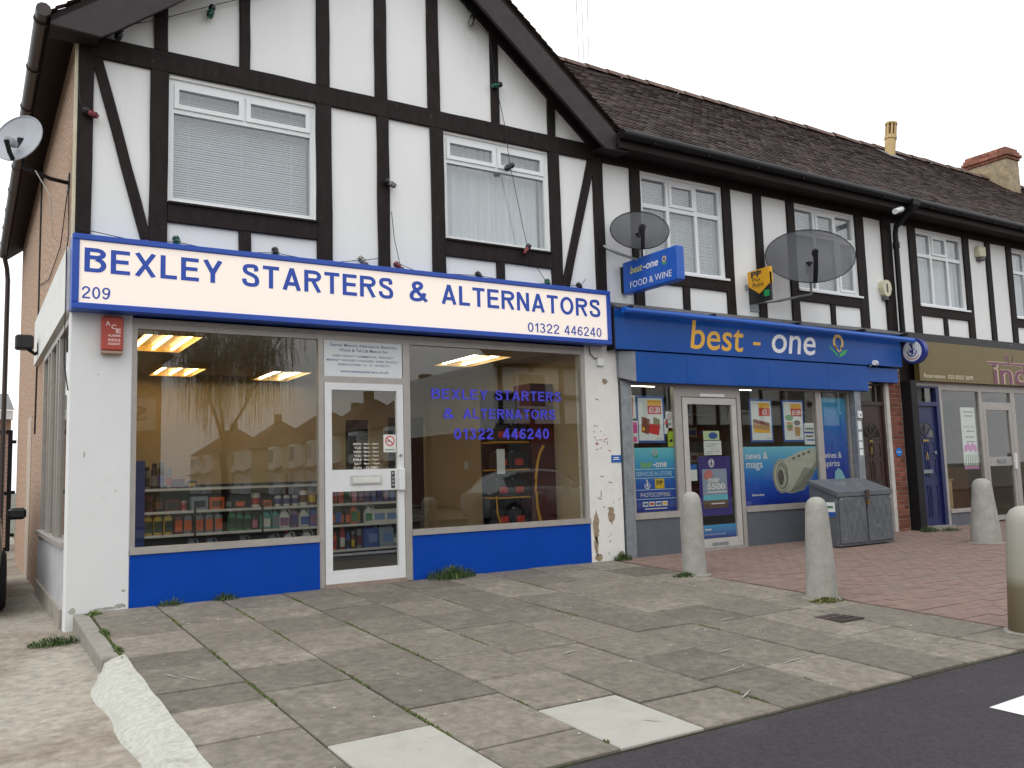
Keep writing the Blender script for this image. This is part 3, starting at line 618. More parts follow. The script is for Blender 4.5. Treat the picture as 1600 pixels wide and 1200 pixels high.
for k in range(26):
    x, z = random.uniform(5.80, 6.10), random.choice((1.95, 1.62, 1.5, 1.45, 1.40, 1.0, 0.78, 0.66)) + random.uniform(-.05, .05); a = random.uniform(-0.5, 0.5) + (PI / 2 if random.random() < 0.3 else 0); l_ = random.uniform(0.015, 0.06); t_ = 0.004
    dx, dz = math.cos(a) * l_, math.sin(a) * l_; px, pz = -math.sin(a) * t_, math.cos(a) * t_
    part('scuff_mark', MB().poly([(x - px, z - pz), (x + dx - px, z + dz - pz), (x + dx + px, z + dz + pz), (x + px, z + pz)], -0.0142 - 0.0001 * k), vinyl('scuff_red', (150, 60, 70)) if 1.3 < z < 1.68 else vinyl('scuff_dark', (70, 66, 66)), B1)
# --- illuminated fascia sign
S1 = thing('fascia_sign', 'long lit white fascia sign with blue lettering and blue edge on the corner shop', 'sign', (3.0, -0.1, 2.66))
SX0, SX1, SZ0, SZ1 = -0.03, 6.01, 2.655, 3.335
FACE = mat('lit_acrylic', (0.70, 0.66, 0.61), rough=0.3, var=0.015, scale=1.2, emit=((1.0, 0.82, 0.70), 0.50))
part('light_box', MB().box(SX0 + 0.004, SX1 - 0.004, -0.188, -0.004, SZ0 + 0.004, SZ1 - 0.004), SIGNBLUE, S1)
part('face', MB().box(SX0 + 0.05, 3.035, -0.196, -0.190, SZ0 + 0.05, SZ1 - 0.045).box(3.038, SX1 - 0.05, -0.196, -0.190, SZ0 + 0.05, SZ1 - 0.045), FACE, S1)
eg = MB()
for (a, b, c, d) in ((SX0, SX1, SZ0, SZ0 + 0.06), (SX0, SX1, SZ1 - 0.055, SZ1)): eg.bbox(a, b, -0.215, -0.186, c, d, 0.008)
for (a, b) in ((SX0, SX0 + 0.06), (SX1 - 0.06, SX1)): eg.bbox(a, b, -0.213, -0.187, SZ0 + 0.06, SZ1 - 0.055, 0.006)
part('edge_trim', eg, SIGNBLUE, S1)
for s_, a, b, c, d in (('BEXLEY', 0.07, 1.27, 2.995, 3.215), ('STARTERS', 1.455, 3.055, 2.99, 3.215), ('&', 3.245, 3.465, 2.99, 3.215), ('ALTERNATORS', 3.635, 5.85, 2.99, 3.21),
                       ('209', 0.055, 0.285, 2.755, 2.865), ('01322', 4.765, 5.215, 2.745, 2.86), ('446240', 5.29, 5.855, 2.745, 2.86)):
    part('lettering', grotesque(s_, a, b, c, d, -0.1985, t=0.165 if not s_[0].isdigit() else 0.13), LETTER, S1)
# --- alarm box
A1 = thing('alarm_box', 'faded red alarm bell box with white lettering on the white pillar', 'alarm box', (0.32, -0.06, 2.29))
part('case', MB().bbox(0.235, 0.415, -0.09, -0.012, 2.315, 2.63, 0.012), mat('faded_red', (0.42, 0.065, 0.045), rough=0.55, var=0.12), A1)
part('base', MB().bbox(0.235, 0.415, -0.085, -0.012, 2.285, 2.313, 0.006), mat('case_base', (0.36, 0.25, 0.2), rough=0.6), A1)
PKW = vinyl('pale_pink', (235, 205, 200))
for ch, x, z in (('A', 0.265, 2.54), ('C', 0.312, 2.51), ('E', 0.352, 2.475)): lettering(A1, ch, x, x + 0.04, z, z + 0.042, -0.0925, PKW, bold=0.03)
for s_, z in (('ALARMS', 2.44), ('0322', 2.40), ('332647', 2.365)): lettering(A1, s_, 0.285, 0.39, z, z + 0.022, -0.0925, PKW, bold=0.03)

# ================================================================== TERRACE BUILDINGS
def terrace(name, label, X0, X1, wins, posts, shorts, visible=True):
    B = thing(name, label, 'building', ((X0 + X1) / 2, 4.5, 0))
    hs_ = [w_[:4] for w_ in wins]
    part('front_wall', wall_holes(MB(), X0 + .006, X1, 3.12, 5.2, hs_, 0.0, 0.22), WHITE, B)
    for w_ in wins: window(B, *w_[:4], w_[4], w_[5])
    rail(B, X0 + .01, X1 - .005, 5.085, 5.21, yf=-0.036)
    for a, b in posts: post(B, a, b, 3.2, 5.085)
    for w_ in wins: rail(B, w_[0] - 0.02, w_[1] + 0.03, 3.56, 3.73, yf=-0.030)
    for a, b in shorts: post(B, a, b, 3.2, 3.56, yf=-0.028)
    part('soffit', MB().box(X0 + .002, X1, -0.36, -0.002, 5.21, 5.235), SOFFIT, B)
    part('fascia_board', MB().box(X0 + .002, X1, -0.385, -0.36, 5.17, 5.36), SOFFIT, B)
    g = part('gutter', MB().tube([(X0 + .01, -0.445, 5.325), (X1, -0.445, 5.325)], 0.062, 10), BLACKM, B, smooth=True)
    k = X0 + 0.5
    while k < X1: part('bracket', MB().box(k, k + 0.025, -0.50, -0.386, 5.26, 5.275), BLACKM, g); k += 0.95
    sl = math.hypot(3.42, 2.79); d = Vector((0, 3.42, 2.79)).normalized(); n = Vector((0, -2.79, 3.42)).normalized()
    rx0 = X0 if X0 > 7 else 3.05
    lx = 6.2 if X0 < 7 else X0
    rf = part('roof_slope', MB().add([(lx, -0.42, 5.34), (X1, -0.42, 5.34), (X1, 3.0, 8.13), (rx0, 3.0, 8.13), (lx, 6.42, 5.34), (X1, 6.42, 5.34)], [(0, 1, 2, 3), (3, 2, 5, 4)]), SOFFIT, B)
    clip = (lambda s, t: (rx0 + s) > 6.2 - t * 0.70) if X0 < 7 else None
    part('roof_tiles', tiled((rx0, -0.44, 5.345), (1, 0, 0), d, n, X1 - rx0, sl, clip=clip), TILE, rf, kind='stuff')
    x = max(rx0, 5.0); md = None
    while x < X1 - 0.1:
        if md is None: md = MB().loft([[(t, 3.0 - 0.14 * math.cos(a), 8.09 + 0.12 * math.sin(a) + j_) for a in [PI * i / 6 for i in range(7)]] for t, j_ in ((0, 0.014), (0.45, 0))], closed=False).mesh('ridge_tile')
        o = link_mesh('ridge_tile', md, RIDGE, rf); o.location = (x, random.uniform(-.01, .01), random.uniform(-.006, .01)); x += 0.46
    part('back_wall', MB().box(X0 + 0.01, X1, 8.8, 9.0, 0, 5.4), PEBBLE, B)
    return B
def interior(B, x0, x1, zc, col_, depth=4.0):
    part('shop_floor', MB().quad((x0, 0.05, 0.0), (x1, 0.05, 0.0), (x1, depth, 0.0), (x0, depth, 0.0)), MC['shop_floor_vinyl'], B)
    part('shop_ceiling', MB().box(x0, x1, 0.22, depth, zc, zc + 0.05), MC['ceiling_tile'], B)
    part('shop_back_wall', MB().box(x0, x1, depth, depth + 0.1, 0, zc), col_, B)
    part('shop_party_wall', MB().box(x0 - 0.05, x0, 0.2, depth, 0, zc), col_, B); part('shop_party_wall', MB().box(x1, x1 + 0.05, 0.2, depth, 0, zc), col_, B)
B2 = terrace('shop_building', 'half-timbered terrace shop with blue shopfront beside the gabled corner shop', 6.11, 12.10,
             [(6.76, 8.26, 3.74, 5.05, 'tri', 'blind'), (9.81, 11.25, 3.74, 5.05, 'side', 'blind')],
             [(6.575, 6.745), (8.275, 8.44), (8.92, 9.08), (9.63, 9.80), (11.255, 11.46)], [(7.44, 7.56), (10.52, 10.63)])
B3 = terrace('shop_building', 'half-timbered terrace shop with olive fascia and blue panelled door', 12.11, 18.2,
             [(12.88, 14.28, 3.74, 5.05, 'tri', 'net'), (15.91, 17.35, 3.74, 5.05, 'tri', 'net')],
             [(12.67, 12.87), (14.29, 14.47), (15.02, 15.17), (15.73, 15.90), (17.36, 17.5)], [(13.53, 13.64), (16.6, 16.7)])
B4 = terrace('shop_building', 'far end of the terrace with only its tiled roof and gutter in view', 18.21, 26.5, [], [(18.5, 18.65)], [])
part('front_wall', MB().box(18.25, 26.5, 0.001, 0.22, 0, 3.11), WHITE, B4)
part('pilaster_board', MB().box(11.93, 12.16, -0.045, 0.003, 3.2, 5.21), TIMBER, B2)
# rainwater pipe between the two shops
DP = part('downpipe', MB().tube([(12.19, -0.42, 5.27), (12.19, -0.40, 5.19), (12.19, -0.12, 4.98), (12.19, -0.10, 4.85), (12.19, -0.10, 3.22)], 0.045, 10), BLACKM, B3, smooth=True)
part('hopper', MB().loft([[(12.19 + sx * w_, -0.43 + sy * w_, z) for sx, sy in ((-1, -1), (1, -1), (1, 1), (-1, 1))] for w_, z in ((0.05, 5.18), (0.09, 5.25), (0.10, 5.34))]), BLACKM, DP)
part('collar', MB().tube([(12.19, -0.10, 4.62), (12.19, -0.10, 4.72)], 0.058, 10), BLACKM, DP)
part('lower_pipe', MB().bbox(12.20, 12.37, -0.16, 0.02, -0.02, 2.42, 0.01), BLACKM, B3)
# lead ledge above the blue fascia
part('lead_ledge', MB().add([(6.12, -0.17, 3.15), (12.12, -0.17, 3.15), (12.12, -0.17, 3.17), (6.12, -0.17, 3.17), (6.12, -0.005, 3.25), (12.12, -0.005, 3.25), (6.12, -0.005, 3.15), (12.12, -0.005, 3.15)],
     [(0, 1, 2, 3), (3, 2, 5, 4), (0, 3, 4, 6), (1, 7, 5, 2), (0, 6, 7, 1)]), mat('lead', (0.13, 0.13, 0.14), rough=0.7, var=0.3, scale=12, bump=0.4, bscale=20), B2)
part('black_band', MB().box(12.2, 18.2, -0.06, 0.01, 3.10, 3.24), mat('flaking_black', (0.016, 0.015, 0.018), rough=0.5, var=0.3, c2=(0.60, 0.60, 0.60), thr=(0.68, 0.71), mscale=7), B3)
# --- shopfront 2
fr = MB()
fr.box(6.42, 10.98, 0.0, 0.07, 2.19, 2.30); fr.box(6.42, 6.46, 0.0, 0.07, 0.47, 2.19); fr.box(7.19, 7.31, 0.0, 0.07, 0.0, 2.19); fr.box(8.36, 8.43, 0.0, 0.07, 0.0, 2.19)
fr.box(10.04, 10.17, 0.0, 0.07, 0.47, 2.19); fr.box(6.42, 7.19, -0.015, 0.07, 0.47, 0.55); fr.box(8.43, 10.82, -0.015, 0.07, 0.47, 0.55)
fr.box(10.79, 10.82, 0.0, 0.07, 0.55, 2.19); fr.box(7.31, 8.36, 0.003, 0.067, 2.06, 2.19)
F2 = part('shop_frame', fr, ALU, B2)
for a, b in ((6.46, 7.19), (8.43, 10.04), (10.17, 10.79)): pane(F2, a, b, 0.55, 2.19, 0.025)
for a, b in ((6.42, 7.19), (8.43, 10.98)): part('stall_riser', MB().box(a, b, 0.0, 0.06, -0.02, 0.47), GREYP, B2)
part('shutter_guide', MB().bbox(6.262, 6.415, -0.035, 0.05, -0.02, 2.24, 0.006), STEEL, B2); part('shutter_guide', MB().bbox(10.83, 10.975, -0.10, 0.05, -0.02, 2.24, 0.006), STEEL, B2)
D2 = part('door', frame_box(MB(), 7.33, 8.34, 0.03, 2.05, 0.09, 0.0, 0.045).box(7.42, 8.25, 0.002, 0.043, 0.12, 0.15), mat('door_aluminium', (0.52, 0.50, 0.47), rough=0.4, metal=0.2, var=0.08), B2)
pane(D2, 7.41, 8.26, 0.14, 1.97, 0.02)
part('letter_slot', MB().box(7.75, 8.05, -0.004, 0.002, 0.055, 0.095), STEEL, D2)
part('notice_strip', MB().box(7.66, 8.12, -0.003, 0.0025, 2.066, 2.106), UPVC, F2)
part('threshold', MB().box(7.31, 8.36, -0.03, 0.07, -0.03, 0.025), ALU, B2)
interior(B2, 6.35, 10.95, 2.36, mat('store_wall', (0.50, 0.38, 0.26), rough=0.9), 4.0)
# brown front door, its frame and the brick pier
FB = part('door_frame', MB().box(10.98, 11.02, 0.03, 0.12, 0, 2.36).box(11.69, 11.74, 0.03, 0.12, 0, 2.36).box(11.02, 11.69, 0.03, 0.12, 2.01, 2.07).box(11.02, 11.69, 0.03, 0.12, 2.33, 2.36), mat('brown_frame', (0.035, 0.018, 0.014), rough=0.4), B2)
part('cream_post', MB().box(11.745, 11.83, -0.01, 0.10, -0.02, 2.40), mat('dirty_cream', (0.52, 0.50, 0.46), rough=0.7, var=0.15), B2)
part('transom_light', MB().box(11.02, 11.69, 0.07, 0.076, 2.07, 2.33), GLASS, FB)
def panel_door(B, x0, x1, z0, z1, y, m_, wood):
    W_ = x1 - x0; cx = (x0 + x1) / 2
    D_ = part('door', MB().box(x0, x1, y, y + 0.045, z0, z1), m_, B)
    H = z1 - z0
    for sx in (0.14, 0.54):
        for a, b in ((0.06, 0.34), (0.40, 0.56), (0.58, 0.70)):
            px0, px1, pz0, pz1 = x0 + W_ * sx, x0 + W_ * (sx + 0.33), z0 + H * a, z0 + H * b
            mo = MB(); frame_box(mo, px0, px1, pz0, pz1, 0.016, y - 0.010, y - 0.0005); mo.box(px0 + 0.045, px1 - 0.045, y - 0.008, y - 0.0006, pz0 + 0.045, pz1 - 0.045)
            part('door_panel', mo, m_, D_)
    zc = z0 + H * 0.735; r = W_ * 0.37
    part('fanlight', MB().disc(cx, zc, r, r * 1.05, y - 0.004, 20, 0, PI), mat('dark_glass', (0.03, 0.03, 0.03), rough=0.06, spec=0.8), D_)
    bars = MB().ring(cx, zc, r, r + 0.025, y - 0.012, 20, 0, PI)
    for a in (PI * 0.25, PI * 0.5, PI * 0.75):
        c_, s_ = math.cos(a), math.sin(a); nx, nz = -s_ * 0.012, c_ * 0.012
        bars.poly([(cx + nx, zc + nz), (cx - nx, zc - nz), (cx + c_ * r - nx, zc + s_ * r - nz), (cx + c_ * r + nx, zc + s_ * r + nz)], y - 0.012)
    bars.poly([(cx - r - 0.02, zc - 0.012), (cx + r + 0.02, zc - 0.012), (cx + r + 0.02, zc + 0.012), (cx - r - 0.02, zc + 0.012)], y - 0.012)
    part('glazing_bars', bars, m_, D_)
    return D_
BD = panel_door(B2, 11.02, 11.69, 0.03, 2.01, 0.055, mat('brown_door_paint', (0.042, 0.020, 0.017), rough=0.38, var=0.12), None)
BRASS = mat('brass', (0.45, 0.30, 0.10), rough=0.3, metal=0.9)
part('number_plate', MB().box(11.32, 11.40, 0.040, 0.0445, 1.42, 1.46), BRASS, BD); part('knocker', MB().ring(11.355, 1.27, 0.02, 0.035, 0.04).box(11.34, 11.37, 0.035, 0.054, 1.30, 1.35), BRASS, BD)
pier = part('brick_pier', MB().box(11.835, 12.19, 0.02, 0.3, -0.05, 2.62), MORTAR, B2)
bm1, bm2 = MB().bbox(0, 0.215, -0.011, 0.09, 0, 0.062, 0.003).mesh('brick'), MB().bbox(0, 0.102, -0.011, 0.09, 0, 0.062, 0.003).mesh('brick')
for k in range(35):
    xs_ = [(11.84, bm1), (12.065, bm2)] if k % 2 else [(11.84, bm2), (11.952, bm1)]
    for x, me in xs_: o = link_mesh('brick', me, BRICK, pier); o.location = (x + random.uniform(-.002, .002), 0.02 + random.uniform(-.002, .002), -0.03 + k * 0.075)
# --- blue fascia with the shop name
S2 = thing('fascia_sign', 'wide blue fascia board with yellow and white shop name lettering', 'sign', (9.05, -0.1, 2.62))
part('board', MB().box(6.10, 12.02, -0.155, -0.004, 2.625, 3.145), FASCIA, S2)
part('end_cap', MB().box(6.075, 6.10, -0.16, -0.004, 2.61, 3.15), BLACKM, S2)
GOLD = vinyl('gold', (228, 175, 60)); PALE = vinyl('pale_white', (232, 232, 236)); LEAF = vinyl('leaf', (60, 165, 90))
lettering(S2, 'best', 7.38, 8.40, 2.685, 3.075, -0.158, GOLD, bold=0.008, shear=0.16)
part('lettering', MB().poly([(8.58, 2.80), (8.73, 2.80), (8.74, 2.845), (8.59, 2.845)], -0.158), GOLD, S2)
lettering(S2, 'one', 8.97, 9.92, 2.71, 2.985, -0.158, PALE, bold=0.008, shear=0.16)
def bloom(parent, cx, cz, s, y):
    mb = MB().ring(cx, cz + 0.15 * s, 0.075 * s, 0.125 * s, y, 24, R(-60), R(250)); mb.poly([(cx + 0.02 * s, cz), (cx + 0.08 * s, cz + 0.05 * s), (cx + 0.10 * s, cz + 0.10 * s), (cx + 0.04 * s, cz + 0.06 * s)], y); mb.poly([(cx, cz + 0.0), (cx + 0.03 * s, cz), (cx - 0.09 * s, cz + 0.11 * s), (cx - 0.10 * s, cz + 0.08 * s)], y)
    part('emblem', mb, vinyl('bud', (226, 190, 110)), parent)
    lf = MB(); lf.poly([(cx - 0.02 * s, cz - 0.07 * s), (cx - 0.10 * s, cz - 0.02 * s), (cx - 0.20 * s, cz + 0.06 * s), (cx - 0.22 * s, cz + 0.10 * s), (cx - 0.12 * s, cz + 0.03 * s), (cx - 0.02 * s, cz - 0.03 * s)], y)
    lf.poly([(cx + 0.0 * s, cz - 0.08 * s), (cx + 0.12 * s, cz - 0.04 * s), (cx + 0.22 * s, cz + 0.05 * s), (cx + 0.10 * s, cz + 0.03 * s), (cx + 0.02 * s, cz - 0.03 * s)], y)
    part('emblem', lf, LEAF, parent)
bloom(S2, 10.45, 2.79, 1.0, -0.158)
SB = thing('shutter_box', 'blue painted roller shutter box under the blue fascia', 'shutter', (8.8, -0.1, 2.22))
xs_ = [6.44, 7.33, 8.9, 10.2, 11.15]
for a, b in zip(xs_[:-1], xs_[1:]): part('panel', MB().bbox(a, b - 0.003, -0.135, -0.001, 2.215, 2.61, 0.004), FASCIA, SB)
part('panel', MB().bbox(11.16, 11.97, -0.10, -0.001, 2.37, 2.60, 0.004), FASCIA, SB)
part('end_plate', MB().add([(6.22, -0.07, 2.27), (6.44, -0.132, 2.22), (6.44, -0.132, 2.61), (6.22, -0.07, 2.61), (6.22, 0.0, 2.27), (6.44, 0.0, 2.22), (6.44, 0, 2.61), (6.22, 0, 2.61)], [(0, 1, 2, 3), (4, 0, 3, 7), (0, 4, 5, 1), (3, 2, 6, 7)]), mat('grey_paint', (0.24, 0.25, 0.27), rough=0.5, var=0.1), SB)
AW = thing('awning_roller', 'thin blue awning roller pole fixed along the top of the blue fascia', 'awning', (9.1, -0.25, 3.05))
part('roller', MB().tube([(6.16, -0.27, 3.10), (9, -0.27, 3.09), (12.28, -0.27, 3.05)], 0.043, 12), mat('awning_blue', (0.012, 0.11, 0.52), rough=0.35, var=0.08), AW, smooth=True)
for x in (6.25, 7.7, 9.4, 10.9, 12.0): part('bracket', MB().box(x, x + 0.05, -0.30, -0.156, 3.125, 3.16), BLACKM, AW)
SL = thing('spot_lamp', 'small silver security lamp on the blue shutter box', 'lamp', (11.28, -0.15, 2.62))
part('head', MB().tube([(11.24, -0.20, 2.66), (11.32, -0.17, 2.655)], [0.04, 0.045], 12), UPVC, SL, smooth=True); part('arm', MB().tube([(11.28, -0.18, 2.65), (11.2, -0.13, 2.60)], 0.01, 6), STEEL, SL)
# --- shopfront 3
S3 = thing('fascia_sign', 'olive green restaurant fascia board with maroon lettering', 'sign', (15.3, -0.05, 2.42))
part('board', MB().box(12.57, 18.2, -0.10, -0.004, 2.43, 3.095), mat('olive_board', (0.155, 0.115, 0.032), rough=0.45, var=0.08, scale=1.5), S3)
MAR = vinyl('maroon', (110, 55, 80)); MARE = vinyl('maroon_edge', (196, 170, 150))
for mm, y, bd in ((MARE, -0.103, 0.04), (MAR, -0.106, 0.012)):
    lettering(S3, 'indica', 14.78, 17.0, 2.44 - 0.0, 2.83, y, mm, bold=bd)
    e = 0.012 if mm is MARE else 0
    part('emblem', MB().box(14.62 - e, 17.1, y - .001, y + .001, 2.80 - e, 2.832 + e).poly([(15.30 - e, 2.80), (15.36, 2.80), (15.26, 3.00 + e), (15.20 - e, 2.99)], y).poly([(15.42, 2.84), (15.46 + e, 2.84), (15.52 + e, 2.95), (15.49, 2.97)], y), mm, S3)
lettering(S3, 'Reservation:  020 8303 2699', 12.68, 14.12, 2.485, 2.555, -0.103, vinyl('cream', (222, 214, 190)))
fr = MB().box(13.22, 18.2, 0.0, 0.07, 2.30, 2.43).box(13.22, 13.30, 0.0, 0.07, 0.0, 2.30).box(14.42, 14.52, 0.0, 0.07, 0.0, 2.30).box(15.46, 15.60, 0.0, 0.07, 0.0, 2.30)
fr.box(13.30, 14.42, -0.02, 0.07, 0.22, 0.28).box(15.60, 18.2, -0.02, 0.07, 0.22, 0.28).box(14.52, 15.46, 0.003, 0.067, 2.06, 2.12).box(12.37, 13.22, 0.0, 0.05, 2.36, 2.43)
F3 = part('shop_frame', fr, ALU, B3)
for a, b in ((13.30, 14.42), (15.60, 18.2)): pane(F3, a, b, 0.28, 2.30, 0.03); part('stall_riser', MB().box(a, b, 0.0, 0.06, -0.02, 0.22), GREYP, B3)
D3 = part('door', frame_box(MB(), 14.53, 15.45, 0.03, 2.06, 0.08, 0.0, 0.045).box(14.61, 15.37, 0.002, 0.043, 0.98, 1.14), ALU, B3)
pane(D3, 14.60, 15.38, 1.13, 1.99, 0.02); pane(D3, 14.60, 15.38, 0.10, 0.99, 0.02); pane(F3, 14.52, 15.46, 2.12, 2.30, 0.03)
part('letter_plate', MB().box(14.86, 15.14, -0.012, 0.0, 1.03, 1.10), STEEL, D3); part('handle', MB().box(15.36, 15.43, -0.05, -0.01, 0.92, 1.2), ALUW, D3)
interior(B3, 13.3, 18.1, 2.42, mat('restaurant_wall', (0.20, 0.13, 0.08), rough=0.9), 4.2)
part('counter_front', MB().box(14.0, 18.0, 2.4, 2.9, 0, 0.95), mat('orange_wood', (0.28, 0.11, 0.03), rough=0.5), B3)
BLD = mat('blue_door_paint', (0.012, 0.018, 0.088), rough=0.38, var=0.12)
FD = part('door_frame', MB().box(12.375, 12.43, -0.01, 0.10, 0, 2.36).box(13.12, 13.215, -0.01, 0.10, 0, 2.36).box(12.43, 13.12, -0.01, 0.10, 2.02, 2.09).box(12.43, 13.12, -0.008, 0.10, 2.33, 2.36), BLD, B3)
part('transom_light', MB().box(12.43, 13.12, 0.04, 0.046, 2.09, 2.33), GLASS, FD)
part('hall_lining', MB().box(12.40, 13.2, 0.5, 0.55, 0.0, 2.6), ROOM, B3); part('hall_lining', MB().box(11.0, 11.75, 0.5, 0.55, 0.0, 2.6), ROOM, B2)
BD3 = panel_door(B3, 12.435, 13.115, 0.04, 2.015, 0.03, BLD, None)
part('number_plate', MB().box(12.70, 12.86, 0.016, 0.0195, 1.425, 1.46), BRASS, BD3); part('knocker', MB().ring(12.78, 1.16, 0.02, 0.035, 0.012).box(12.765, 12.795, 0.01, 0.029, 1.19, 1.25), BRASS, BD3)
part('letter_plate', MB().box(12.65, 12.90, 0.012, 0.029, 0.90, 0.96), STEEL, BD3); part('lock', MB().tube([(13.03, 0.01, 1.24), (13.03, 0.03, 1.24)], 0.03, 12), STEEL, BD3)
part('doorstep', MB().box(12.37, 13.22, -0.12, 0.10, -0.05, 0.035), KERB, B3)
# wall behind the shop fronts up to the first floor
part('bressummer', MB().box(6.25, 12.1, 0.1, 0.22, 2.56, 3.12), SOFFIT, B2); part('bressummer', MB().box(12.11, 18.2, 0.1, 0.22, 2.42, 3.12), SOFFIT, B3)
# chimney and flue
CH = thing('chimney_stack', 'rendered chimney stack with red brick cap on the terrace ridge', 'chimney', (21.1, 2.9, 7.4))
part('shaft', MB().bbox(20.80, 21.35, 2.40, 3.45, 7.3, 8.50, 0.02), mat('chimney_render', (0.36, 0.29, 0.19), rough=0.95, var=0.3, scale=12, bump=0.6, bscale=40, c2=(0.22, 0.17, 0.12), thr=(0.5, 0.7), mscale=5), CH)
bz = 8.50
for k, (o_, h) in enumerate(((0.03, 0.07), (0.07, 0.075), (0.035, 0.075), (0.0, 0.075))):
    nb = 5
    for fi in range(nb):
        y0 = 2.40 - o_ + fi * (1.05 + 2 * o_) / nb
        for xx in (0, 1):
            w2 = (0.55 + 2 * o_) / 2
            part('brick', MB().bbox(20.80 - o_ + xx * w2 + .004, 20.80 - o_ + (xx + 1) * w2 - .004, y0 + .004, y0 + (1.05 + 2 * o_) / nb - .004, bz + 0.003, bz + h, 0.006), mat('chimney_brick', (0.27, 0.105, 0.07), rough=0.9, var=0.3, scale=14, rnd=0.35, c2=(0.12, 0.10, 0.08), thr=(0.55, 0.7), mscale=6), CH)
    bz += h
FL = thing('flue_terminal', 'cream slotted gas flue pipe tilting on the terrace roof', 'flue', (16.5, 2.72, 7.9))
T_ = Matrix.Translation((16.5, 2.72, 7.85)) @ Matrix.Rotation(R(11), 4, 'Y') @ Matrix.Scale(1.15, 4)
CLAY = mat('buff_clay', (0.50, 0.36, 0.17), rough=0.8, var=0.15, scale=14)
part('pipe', MB().lathe([(0.10, 0), (0.10, 0.38), (0.115, 0.39), (0.115, 0.46), (0.10, 0.47)], 14).xf(T_), CLAY, FL, smooth=True)
part('cap', MB().lathe([(0.085, 0.70), (0.115, 0.70), (0.115, 0.735), (0.02, 0.75)], 14).xf(T_), CLAY, FL)
for k in range(8): a = k * PI / 4; part('slot_bar', MB().box(-0.016, 0.016, 0.08, 0.105, 0.47, 0.70).xf(T_ @ Matrix.Rotation(a, 4, 'Z')), CLAY, FL)
part('core', MB().lathe([(0.07, 0.46), (0.07, 0.71)], 10).xf(T_), mat('flue_rust', (0.16, 0.07, 0.03), rough=0.9), FL)
part('flashing', MB().add([(16.2, 2.5, 7.78), (16.8, 2.5, 7.78), (16.8, 2.9, 8.11), (16.2, 2.9, 8.11)], [(0, 1, 2, 3)]), MC['lead'], FL)

# ================================================================== SHOP LIGHTS
TUBE = mat('fluorescent_tube', (0.9, 0.9, 0.85), rough=0.3, emit=((1.0, 0.76, 0.36), 12.0))
TUBE2 = mat('cool_tube', (0.9, 0.9, 0.85), rough=0.3, emit=((1.0, 0.95, 0.72), 12.0))
TRAY = mat('light_tray', (0.58, 0.38, 0.12), rough=0.4, var=0.03)
def ceiling_light(x0, x1, y0, y1, z, label, m_=TUBE, n=3):
    L_ = thing('ceiling_light', label, 'ceiling light', ((x0 + x1) / 2, (y0 + y1) / 2, z))
    part('tray', MB().box(x0, x1, y0, y1, z - 0.012, z - 0.002), TRAY, L_)
    part('rim', frame_box(MB(), x0, x1, y0, y1, 0.022, z - 0.075, z - 0.012).xf(Matrix(((1, 0, 0, 0), (0, 0, 1, 0), (0, 1, 0, 0), (0, 0, 0, 1)))), TRAY, L_)
    for k in range(n):
        x = x0 + (x1 - x0) * (k + 0.5) / n
        part('tube', MB().tube([(x, y0 + 0.05, z - 0.045), (x, y1 - 0.05, z - 0.045)], 0.017, 10), m_, L_, smooth=True)
ceiling_light(0.72, 1.33, 0.78, 2.03, 2.70, 'three-tube ceiling light behind the corner shop window near the pillar')
ceiling_light(1.36, 1.97, 3.42, 4.42, 2.70, 'three-tube ceiling light deeper in the corner shop above the shelving')
ceiling_light(2.84, 3.43, 3.40, 4.58, 2.70, 'two-tube ceiling light deep in the corner shop near its door', TUBE2, 2)
ceiling_light(4.68, 5.30, 0.97, 2.12, 2.70, 'two-tube ceiling light behind the corner shop pane with purple lettering', TUBE2, 2)
for x, lb in ((6.85, 'above the services poster'), (8.75, 'above the newspaper advert')):
    L_ = thing('ceiling_light', 'slim tube light in the blue fronted shop ' + lb, 'ceiling light', (x, 0.5, 2.3))
    part('batten', MB().box(x - 0.42, x + 0.42, 0.40, 0.50, 2.28, 2.35), UPVC, L_); part('tube', MB().tube([(x - 0.40, 0.45, 2.245), (x + 0.40, 0.45, 2.245)], 0.018, 8), TUBE2, L_)
# ================================================================== STOCK IN THE CORNER SHOP
SHY = 2.60
SH = thing('shelving_unit', 'long dark shop shelving unit with white shelf edges holding car fluids', 'shelves', (2.7, SHY + 0.2, 0))
DARKB = mat('shelf_back', (0.02, 0.024, 0.05), rough=0.6); EDGE = mat('shelf_edge', (0.62, 0.61, 0.60), rough=0.4)
part('back_panel', MB().box(1.05, 4.42, SHY + 0.40, SHY + 0.42, 0.0, 1.08), DARKB, SH)
for z in (0.155, 0.485, 0.765, 1.04):
    part('shelf', MB().box(1.055, 4.40, SHY + 0.012, SHY + 0.40, z - 0.02, z), DARKB, SH); part('shelf_edge', MB().box(1.055, 4.40, SHY - 0.004, SHY + 0.012, z - 0.028, z + 0.004), EDGE, SH)
part('kick_panel', MB().box(1.055, 4.40, SHY + 0.03, SHY + 0.04, 0.0, 0.12), DARKB, SH)
for x in (1.62, 2.45, 3.32): part('upright', MB().box(x, x + 0.025, SHY - 0.010, SHY - 0.005, 0.42, 0.80), BLACKM, SH)
part('end_panel', MB().box(0.94, 1.053, SHY - 0.02, SHY + 0.42, 0.0, 1.38), mat('end_blue', (0.006, 0.03, 0.20), rough=0.4), SH); part('end_panel', MB().box(4.40, 4.42, SHY - 0.02, SHY + 0.42, 0.0, 1.06), DARKB, SH)
def rrect(wx, wy, z, n=12, p=4.0):
    o = []
    for i in range(n):
        a = 2 * PI * (i + 0.5) / n; c, s = math.cos(a), math.sin(a); k = (abs(c) ** p + abs(s) ** p) ** (-1 / p)
        o.append((wx / 2 * c * k, wy / 2 * s * k, z))
    return o
SHAPES = {}
